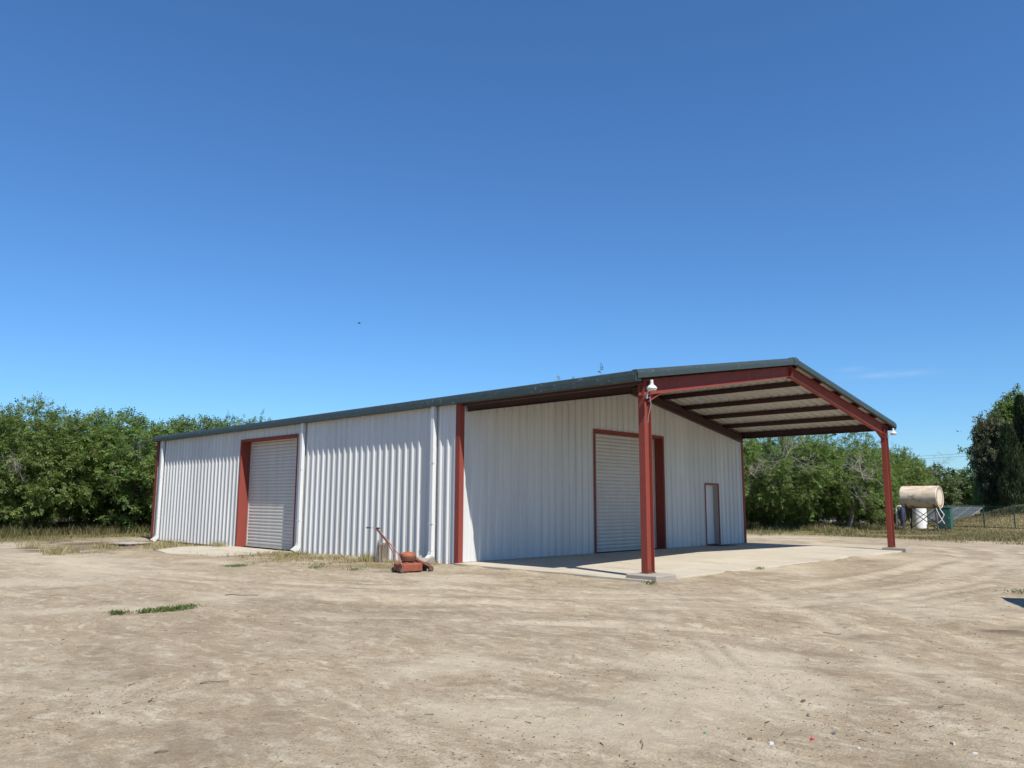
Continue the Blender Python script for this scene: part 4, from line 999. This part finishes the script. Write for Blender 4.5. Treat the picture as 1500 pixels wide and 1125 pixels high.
for k in range(24):
    px = rt.uniform(-40, 8); py = rt.uniform(104, 165)
    tree(4+k % 2, -26+k*1.55+rt.uniform(-1, 1), py, rt.uniform(4.6, 6.4), rt.uniform(0, 6.3), 'hazy far tree on the horizon beyond the solar array', FAR, 1.15, name='far_tree')

# conifers and tall trees on the mound at the right edge
def cypress(x, y, h, rad_, seed, label):
    rg = np.random.default_rng(seed); n = 15000
    t = rg.random(n)**.85; a = rg.uniform(0, 2*math.pi, n)
    lob = 1+.16*np.sin(3*a+5*t*3+seed)+.12*np.sin(7*a-9*t)
    prof = np.minimum(1, (t*9)**.5)*np.clip(1-t, 0, 1)**.55*1.12
    rr = rad_*prof*lob*np.sqrt(rg.uniform(.35, 1, n))
    o = np.stack([rr*np.cos(a), rr*np.sin(a), .15+t*h], -1)
    outw = np.stack([np.cos(a), np.sin(a), np.zeros(n)], -1)
    d = nrm(outw*.35+np.array([0, 0, 1.])+rg.normal(0, .22, (n, 3))); sd = nrm(np.cross(d, outw+rg.normal(0, .4, (n, 3)))); up = np.cross(sd, d)
    V, F, col = leaf_quads(o, d, sd, up, rg.uniform(.28, .5, n), rg.uniform(.07, .13, n), np.clip(rg.normal(.4, .25, n), 0, 1), (rg.random(n) < .06)*.6)
    r = empty('cypress_tree', (x, y, gh(x, y)-.05)); tag(r, label, 'tree', 'cypresses at the right edge')
    link_mesh('crown', mesh_np('crown', V, F, col), CYPL, r)
    mb = MB(); mb.tube([(0, 0, -.2), (0, 0, h*.5), (.05, 0, h*.93)], [.16, .10, .02], 8); mb.build('trunk', BARK, r)
def px_point(px, dist):
    q = _f+_r2*((px-750)/FPX); h = Vector((q.x, q.y)).normalized(); return CAM[0]+h.x*dist, CAM[1]+h.y*dist
for px, ds, h, rd, sd_, lab in ((1470, 74, 7.5, 1.2, 21, 'dark columnar cypress standing foremost behind the mound'), (1492, 76, 10.0, 1.1, 22, 'taller dark cypress at the right picture edge'), (1508, 75, 9.0, 1.15, 23, 'cypress half cut off by the right picture edge'),
                                (1552, 62, 7.2, 1.1, 24, 'cypress beyond the right picture edge shading the mound')):
    x, y = px_point(px, ds); cypress(x, y, h, rd, sd_, lab)
wd_, tw_ = tree_skeleton(611, trunk_h=2.4, l1=4.0, l2=2.0, l3=1.2, upright=1.15, limbs=6, n2=8, n3=6); tw_ += lumpy_fill(611, 620, 3.4, 4.4, 5.2, 1.5)
wm = wood_mesh(wd_, 'trunk'); wm.materials.append(BARK); cm = compound_crown(tw_, 611, 'crown', per=9, nl=5, ln=(.20, .30), wd=(.10, .15)); cm.materials.append(LEAF); KINDS.append((wm, cm, max(v.co.z for v in cm.vertices)))
x, y = px_point(1488, 82); tree(6, x, y, 12.2, .5, 'tall bright green tree rising behind the cypresses', None, .70, name='broadleaf_tree')
x, y = px_point(1522, 82); tree(6, x, y, 11.6, 2.5, 'tall green tree mostly beyond the right picture edge', None, .8, name='broadleaf_tree')
wd_, tw_ = tree_skeleton(712, trunk_h=1.6, l1=3.6, l2=1.5, l3=1.0, upright=1.2, limbs=6, n2=9, n3=5); tw_ += lumpy_fill(712, 420, 2.4, 3.3, 4.0, .8)
wm = wood_mesh(wd_, 'trunk'); wm.materials.append(BARK); cm = compound_crown(tw_, 712, 'crown', per=9, nl=5, ln=(.20, .32), wd=(.06, .10), droop=.8); cm.materials.append(EUCL); KINDS.append((wm, cm, max(v.co.z for v in cm.vertices)))
x, y = px_point(1450, 78); tree(7, x, y, 9.6, 1.1, 'narrow brownish green tree left of the dark cypresses', None, .62, name='eucalyptus_tree')
x, y = px_point(1445, 84); tree(0, x, y, 4.9, 1.9, 'low dark green bushy tree below the brownish tree', None, .7, name='bushy_tree')

# ------------------------------------------------------------------ grass, weeds, litter
def blades(name, X, Y, hh, wd, cols, lean=.35, seed=0, z=None, seg=2):
    rg = np.random.default_rng(seed); n = len(X); Z = ground_z(X, Y) if z is None else z
    a = rg.uniform(0, 2*math.pi, n); s = np.stack([np.cos(a), np.sin(a), np.zeros(n)], -1); b = rg.uniform(0, 2*math.pi, n)
    l = np.stack([np.cos(b), np.sin(b), np.zeros(n)], -1)*(hh*rg.uniform(.1, lean*2, n))[:, None]
    o = np.stack([X, Y, Z-.01], -1); up = np.array([0, 0, 1.]); w2 = (wd/2)[:, None]; h_ = hh[:, None]
    v0 = o-s*w2; v1 = o+s*w2; v2 = o+l*.35+up*h_*.6+s*w2*.75; v3 = o+l*.35+up*h_*.6-s*w2*.75; v4 = o+l+up*h_
    V = np.stack([v0, v1, v2, v3, v4], 1).reshape(-1, 3); q = np.arange(n)[:, None]*5
    F = np.concatenate([np.concatenate([q, q+1, q+2], 1), np.concatenate([q, q+2, q+3], 1), np.concatenate([q+3, q+2, q+4], 1)])
    c = np.repeat(cols, 5, 0)
    return link_mesh(name, mesh_np(name, V, F, c), GRASS)
DRY = np.array([[.30, .25, .13], [.25, .195, .10], [.34, .29, .17], [.18, .15, .07], [.13, .135, .05]])
GRN = np.array([[.10, .15, .04], [.14, .17, .05], [.075, .115, .035], [.20, .19, .075]])
def gcols(n, gfrac, rg):
    c = np.where((rg.random(n) < gfrac)[:, None], GRN[rg.integers(0, len(GRN), n)], DRY[rg.integers(0, len(DRY), n)]); return c*rg.uniform(.75, 1.2, (n, 1))
# the weedy margin in front of both orchards
rg = np.random.default_rng(5)
n = 110000; X = rg.uniform(-38, -21, n); Y = rg.uniform(-12, 12, n); pn = fbm(X*.45, Y*.45, 60, 4); pr = sstep(-21, -26, X+(pn-.5)*7)*sstep(.34, .56, pn+.06)
k = rg.random(n) < pr; X = X[k]; Y = Y[k]; pn = pn[k]; ht = rg.uniform(.06, .30, len(X))*(.2+1.3*pn)*np.where(X < -26.5, 2.3, .6)
o = blades('dry_grass', X, Y, ht, rg.uniform(.012, .03, len(X)), np.where((fbm(X*.3, Y*.3, 66, 3) > .5)[:, None], gcols(len(X), .65, rg), gcols(len(X), .22, rg))*np.where(X < -26, .8, 1.)[:, None], seed=1); tag(o, 'tall dry weeds along the foot of the left orchard', 'grass', kind='stuff')
n = 150000; X = rg.uniform(-16, 14, n); Y = rg.uniform(22.5, 45, n); pn = fbm(X*.45, Y*.45, 61, 4); pr = sstep(22.8, 28.5, Y+(pn-.5)*7)*sstep(.34, .56, pn+.06)*np.where(Y > 36, .55, 1)
k = rg.random(n) < pr; X = X[k]; Y = Y[k]; pn = pn[k]; ht = rg.uniform(.06, .32, len(X))*(.1+1.5*pn**1.5)*np.where((Y > 28.5) & (X < -1.5), 1.5, .62)
o = blades('dry_grass', X, Y, ht, rg.uniform(.012, .03, len(X)), np.where((fbm(X*.3, Y*.3, 67, 3) > .52)[:, None], gcols(len(X), .5, rg), gcols(len(X), .10, rg)), seed=2); tag(o, 'tall dry weeds before the right orchard and round the tank stand', 'grass', kind='stuff')
n = 26000; X = rg.uniform(-4, 14, n); Y = rg.uniform(44, 58, n); ht = rg.uniform(.05, .16, n)
o = blades('dry_grass', X, Y, ht, rg.uniform(.02, .035, n), gcols(n, .05, rg), seed=3); tag(o, 'short straw coloured grass on the mound behind the fence', 'grass', kind='stuff')
# taller straw tufts on the bare dirt left of the apron
P_ = [np.stack([rg.normal(cx, sx_, nb), rg.normal(cy, sy_, nb)], -1) for (cx, cy, sx_, sy_, nb) in ((-13.2, -5.5, .45, .22, 260), (-12.2, -5.9, .35, .16, 200), (-14.7, -3.6, .22, .16, 260), (-13.9, -2.1, .45, .25, 300), (-12.6, -.5, .22, .14, 220), (-15.6, -1.0, .5, .25, 260), (-2.75, -.85, .16, .12, 200), (-17.5, -5.2, .6, .2, 180))]
q = np.concatenate(P_); nb = len(q)
o = blades('straw', q[:, 0], q[:, 1], rg.uniform(.10, .34, nb), rg.uniform(.008, .016, nb), gcols(nb, .02, rg)*1.45, lean=.55, seed=8); tag(o, 'pale straw tufts on the dirt left of the side door apron', 'straw', kind='stuff')
# straw along the side wall
P_ = []
for (cx, cy, sx_, sy_, nb) in ((-15.2, -1.3, 1.6, .45, 1500), (-13.2, -.55, .9, .25, 900), (-17.6, -.7, 1.2, .4, 700), (-12.3, -2.7, .5, .2, 350), (-14.6, -3.6, .35, .25, 420), (-12.6, -5.2, .9, .35, 500), (-12.8, -.35, .25, .18, 420),
                               (-7.0, -.7, .8, .35, 900), (-5.2, -1.3, 1.6, .55, 1700), (-3.1, -.7, 1.2, .4, 1100), (-2.5, -.75, .25, .2, 500), (-1.4, -.8, .7, .35, 600), (-.55, -.75, .35, .3, 420), (-5.8, -2.6, 1.4, .35, 800), (-2.8, -2.3, 1.6, .4, 700), (-18.6, -3.2, 1.5, .7, 600)):
    P_.append(np.stack([rg.normal(cx, sx_, nb), rg.normal(cy, sy_, nb), np.full(nb, 1.0)], -1))
q = np.concatenate(P_); q = q[(q[:, 1] < -.10) & (q[:, 0] < -.1)]
q = q[~((np.abs(q[:, 0]+10.5) < 2.35) & (q[:, 1] > -2.6))]
nb = len(q); ht = rg.uniform(.03, .15, nb)*np.where(rg.random(nb) < .06, 1.9, 1)
kp = fbm(q[:, 0]*2.2, q[:, 1]*2.2, 83, 3) > rg.uniform(.36, .60, nb); q = q[kp]; ht = ht[kp]; nb = len(q)
o = blades('straw', q[:, 0], q[:, 1], ht, rg.uniform(.006, .014, nb), gcols(nb, .04, rg)*1.25, lean=.8, seed=4); tag(o, 'dry straw and dead weeds along the foot of the side wall', 'straw', kind='stuff')

def weed_patch(name, spots, seed, label):
    rg = np.random.default_rng(seed); X = []; Y = []
    for (cx, cy, sx_, sy_, nb) in spots: X.append(rg.normal(cx, sx_, nb)); Y.append(rg.normal(cy, sy_, nb))
    X = np.concatenate(X); Y = np.concatenate(Y); nb = len(X); base = np.stack([X, Y, ground_z(X, Y)+rg.uniform(0, .035, nb)], -1)
    d = nrm(rg.normal(0, .7, (nb, 3))+np.array([0, 0, .9])); sd = nrm(np.cross(d, rg.normal(0, 1, (nb, 3)))); up = np.cross(sd, d)
    V, F, col = leaf_quads(base, d, sd, up, rg.uniform(.03, .065, nb), rg.uniform(.010, .020, nb), np.clip(rg.normal(.5, .25, nb), 0, 1), (rg.random(nb) < .3)*.8)
    o = link_mesh(name, mesh_np(name, V, F, col), LEAF); tag(o, label, 'weeds', kind='stuff'); return o
weed_patch('weed_patch', [(3.36, -9.02, .035, .07, 150), (3.42, -8.78, .06, .08, 260), (3.46, -8.60, .05, .06, 170), (3.42, -8.42, .035, .07, 150), (3.40, -8.7, .10, .22, 60)], 1, 'largest green weed patch on open dirt at left')
weed_patch('weed_patch', [(3.36, -9.42, .035, .055, 150), (3.37, -9.34, .05, .08, 40)], 2, 'small green weed patch left of the largest one')
weed_patch('weed_patch', [(-3.6, -4.25, .12, .14, 300), (-3.5, -4.1, .2, .25, 60)], 3, 'green weed tuft in front of the side door apron')
weed_patch('weed_patch', [(-1.6, -3.2, .12, .16, 130), (-.6, -2.7, .10, .12, 110), (-2.3, -2.6, .15, .12, 110)], 4, 'thin green weeds left of the mower')
weed_patch('weed_patch', [(-6.6, -1.0, .14, .12, 150)], 5, 'green weeds under the downspout beside the side door')
weed_patch('weed_patch', [(.40, -2.2, .08, .08, 160)], 6, 'green weeds sprouting at the foot of the mower')
weed_patch('weed_patch', [(.25, -1.45, .10, .10, 150)], 7, 'green weeds between mower and building corner')
weed_patch('weed_patch', [(6.2, -.42, .05, .07, 110)], 8, 'green weeds at the corner of the near post footing')
weed_patch('weed_patch', [(6.12, 4.25, .04, .06, 60)], 9, 'tiny weed at the sunny slab edge')
weed_patch('weed_patch', [(11.9, 3.0, .20, .14, 200)], 10, 'low green weeds beside the sharp shadow at right')

# pebbles and twigs
def bits(name, n, rmax, size, kind_, seed, label):
    rg = np.random.default_rng(seed); d = 3.4+(rmax-3.4)*rg.random(n)**1.5; a = YAW+rg.uniform(-.75, .75, n)
    X = CAM[0]+d*np.cos(a); Y = CAM[1]+d*np.sin(a)
    cl = fbm(X*.7, Y*.7, 90+seed, 4); k = (cl > rg.uniform(.35, .62, n)) & ~((X > -.3) & (X < 6.3) & (Y > -.9)) & ~((X < 0) & (Y > -.2)); X = X[k]; Y = Y[k]; n = len(X); Z = ground_z(X, Y)
    if kind_ == 'pebble':
        base = np.array([(1, 0, 0), (0, 1, 0), (-1, 0, 0), (0, -1, 0), (0, 0, .7), (0, 0, -.5)], float)
        F0 = np.array([(0, 1, 4), (1, 2, 4), (2, 3, 4), (3, 0, 4), (1, 0, 5), (2, 1, 5), (3, 2, 5), (0, 3, 5)])
        s = size*rg.uniform(.35, 1, n)**1.8; sc = np.stack([s*rg.uniform(.7, 1.3, n), s*rg.uniform(.7, 1.3, n), s*rg.uniform(.5, .9, n)], -1)
        V = base[None]*sc[:, None]+rg.normal(0, .12, (n, 6, 3))*s[:, None, None]; ca = rg.uniform(0, 6.28, n); c, s_ = np.cos(ca)[:, None], np.sin(ca)[:, None]
        V = np.stack([V[..., 0]*c-V[..., 1]*s_, V[..., 0]*s_+V[..., 1]*c, V[..., 2]], -1)
        V = V+np.stack([X, Y, Z+s*.15], -1)[:, None]; nv = 6
        col = np.array([[.23, .18, .12], [.28, .23, .165], [.16, .12, .08], [.20, .155, .105]])[rg.integers(0, 4, n)]*rg.uniform(.8, 1.15, (n, 1))
    else:
        F0 = np.array([(0, 1, 4), (0, 4, 3), (1, 2, 5), (1, 5, 4), (2, 0, 3), (2, 3, 5)]); ln = size*rg.uniform(.3, 1, n)**1.5; r_ = .0022+ln*.02
        ca = rg.uniform(0, 6.28, n); dv = np.stack([np.cos(ca), np.sin(ca), rg.uniform(-.05, .12, n)], -1); sv = np.stack([-np.sin(ca), np.cos(ca), np.zeros(n)], -1); up = np.array([0, 0, 1.])
        o = np.stack([X, Y, Z+.004], -1); V = np.stack([o-sv*r_[:, None], o+sv*r_[:, None], o+up*r_[:, None]*1.7, o+dv*ln[:, None]-sv*r_[:, None]*.6, o+dv*ln[:, None]+sv*r_[:, None]*.6, o+dv*ln[:, None]+up*r_[:, None]], 1); nv = 6
        col = np.array([[.10, .07, .05], [.16, .12, .08], [.07, .05, .035], [.24, .19, .13]])[rg.integers(0, 4, n)]
    F = (F0[None]+np.arange(n)[:, None, None]*nv).reshape(-1, 3)
    ob = link_mesh(name, mesh_np(name, V.reshape(-1, 3), F, np.repeat(col, nv, 0)), BITS); tag(ob, label, name, kind='stuff'); return ob
bits('gravel', 26000, 24, .012, 'pebble', 1, 'small dirt clods and pebbles over the yard')
bits('twigs', 1500, 20, .075, 'twig', 2, 'small dry twigs and bark bits over the yard')

def scrap(name, x, y, lx, ly, lz, m, label, seed, cat='litter'):
    rnd = random.Random(seed); mb = MB(); n = 7; lo = []; hi = []
    for k in range(n):
        a = 2*math.pi*k/n+rnd.uniform(-.25, .25); rr_ = rnd.uniform(.5, .8); px, py = lx/2*rr_*math.cos(a), ly/2*rr_*math.sin(a)
        lo.append((px, py, 0)); hi.append((px*.86, py*.86, lz*rnd.uniform(.4, .9)))
    mb.add(lo+hi+[(0, 0, lz)], [(k, (k+1) % n, n+(k+1) % n, n+k) for k in range(n)]+[(n+k, n+(k+1) % n, 2*n) for k in range(n)])
    o = mb.build(name, m, None); o.location = (x, y, gh(x, y)-.002); o.rotation_euler = (rnd.uniform(-.06, .06), rnd.uniform(-.06, .06), rnd.uniform(0, 6)); tag(o, label, cat, 'litter in the foreground dirt'); return o
scrap('litter_scrap', 12.76, -8.50, .10, .07, .018, PLASTIC['white'], 'crumpled white scrap lying lowest left of the red cap', 1)
scrap('bottle_cap', 12.92, -8.23, .045, .045, .016, PLASTIC['red'], 'tiny red cap in the foreground dirt', 2)
scrap('litter_scrap', 12.33, -8.62, .035, .03, .012, PLASTIC['green'], 'tiny green scrap at lower middle of the dirt', 3)
scrap('litter_scrap', 13.22, -8.20, .05, .035, .010, PLASTIC['white'], 'small white chip right of the red cap', 4)
scrap('litter_scrap', 13.79, -7.78, .07, .045, .014, PLASTIC['white'], 'white chip nearest the lower right picture corner', 5)
scrap('wood_chip', 13.62, -7.62, .14, .05, .020, PLASTIC['tan'], 'pale split wood chip near the lower right corner', 6, 'wood')
scrap('flat_stone', 12.96, -7.97, .09, .05, .020, PLASTIC['slate'], 'dark slate coloured flat stone above the red cap', 7, 'stone')
scrap('flat_stone', 12.62, -7.62, .06, .04, .016, PLASTIC['slate'], 'small dark stone left of the slate coloured one', 8, 'stone')
scrap('flat_stone', 12.62, -8.52, .07, .045, .018, PLASTIC['brown'], 'brown clod beside the crumpled white scrap', 9, 'stone')
scrap('bark_piece', 12.40, -7.22, .12, .04, .022, PLASTIC['brown'], 'dark brown bark piece up from the litter', 10, 'wood')
scrap('litter_scrap', 11.75, -4.6, .07, .05, .012, PLASTIC['white'], 'lone white speck on the open dirt at right', 11)
def stick(pts, r_, label):
    P3 = [(x, y, gh(x, y)+.008+dz) for x, y, dz in pts]; o0 = Vector(P3[0]); mb = MB(); mb.tube([Vector(p)-o0 for p in P3], [r_*(1-.4*k/len(P3)) for k in range(len(P3))], 6)
    o = mb.build('dry_stick', WOOD, None, True, loc=o0); tag(o, label, 'stick', 'sticks on the dirt')
stick([(12.14, -9.10, 0), (12.17, -9.15, .010), (12.20, -9.17, .003), (12.25, -9.25, .003)], .004, 'thin dark stick pointing down at lower middle')
stick([(8.45, -10.48, 0), (8.49, -10.42, .012), (8.50, -10.34, .004), (8.54, -10.26, .010)], .007, 'short dark stick on the dirt at left middle')
stick([(10.06, -11.49, 0), (10.09, -11.46, .006), (10.11, -11.42, .002)], .006, 'tiny dark stick near the lower left edge')
stick([(13.27, -6.72, 0), (13.29, -6.64, .016), (13.33, -6.58, .004), (13.40, -6.52, .006)], .005, 'thin curved stick on the dirt at lower right')
stick([(10.98, -3.52, 0), (11.04, -3.46, .012), (11.09, -3.39, .003), (11.13, -3.33, .006)], .006, 'thin stick lying across the wheel tracks')
stick([(2.15, -7.25, 0), (2.22, -7.15, .02), (2.25, -7.0, .01), (2.32, -6.88, .02), (2.36, -6.75, .004)], .011, 'pale branch lying behind the largest weed patch')

# ------------------------------------------------------------------ wires and birds
r = empty('power_line', (-58, 118, 0)); tag(r, 'thin power line sagging across the sky at right', 'power line')
for k, (dx, dz) in enumerate(((0, 9.1), (.8, 8.7))):
    mb = MB(); a = Vector((0+dx, 0, dz)); b = Vector((66+dx, 2, dz+1.6)); mb.tube([a.lerp(b, t)+Vector((0, 0, -2.2*4*t*(1-t)*.45)) for t in np.linspace(0, 1, 14)], .018, 5); mb.build('wire', DSTEEL, r)
for q in ((.4, 0, 9.3), (66.4, 2, 10.9)):
    mb = MB(); mb.tube([(q[0], q[1], -.5), q], [.16, .11], 8); mb.bar((q[0]-1.0, q[1], q[2]-.35), (q[0]+1.0, q[1], q[2]-.35), .1); mb.build('pole', WOOD, r)
def bird(loc, rz, bank, label):
    r = empty('flying_bird', loc, rz); r.scale = (.75, .75, .75); r.rotation_euler = (bank, 0, rz); tag(r, label, 'bird', 'birds in the sky')
    mb = MB(); mb.lathe([(.004, -.16), (.03, -.08), (.042, 0), (.036, .08), (.03, .12), (.022, .16), (.004, .20)], (0, 0, 0), 10, 'x')
    mb.add([(-.14, -.012, 0), (-.14, .012, 0), (-.27, .05, 0), (-.27, -.05, 0), (-.2, 0, .012)], [(0, 1, 4), (1, 2, 4), (2, 3, 4), (3, 0, 4)])
    for s_ in (-1, 1):
        mb.add([(.09, s_*.03, .02), (-.07, s_*.03, .02), (-.06, s_*.20, .07), (.07, s_*.20, .08), (-.08, s_*.42, .05), (-.02, s_*.42, .055)], [(0, 1, 2, 3), (3, 2, 4, 5)])
    mb.build('body', BLACK, r)
bird((-34.15, 19.82, 15.06), .9, .1, 'dark bird flying high over the building'); bird((-2.34, 52.93, 7.05), 2.2, .3, 'tiny bird in the sky left of the tall trees')
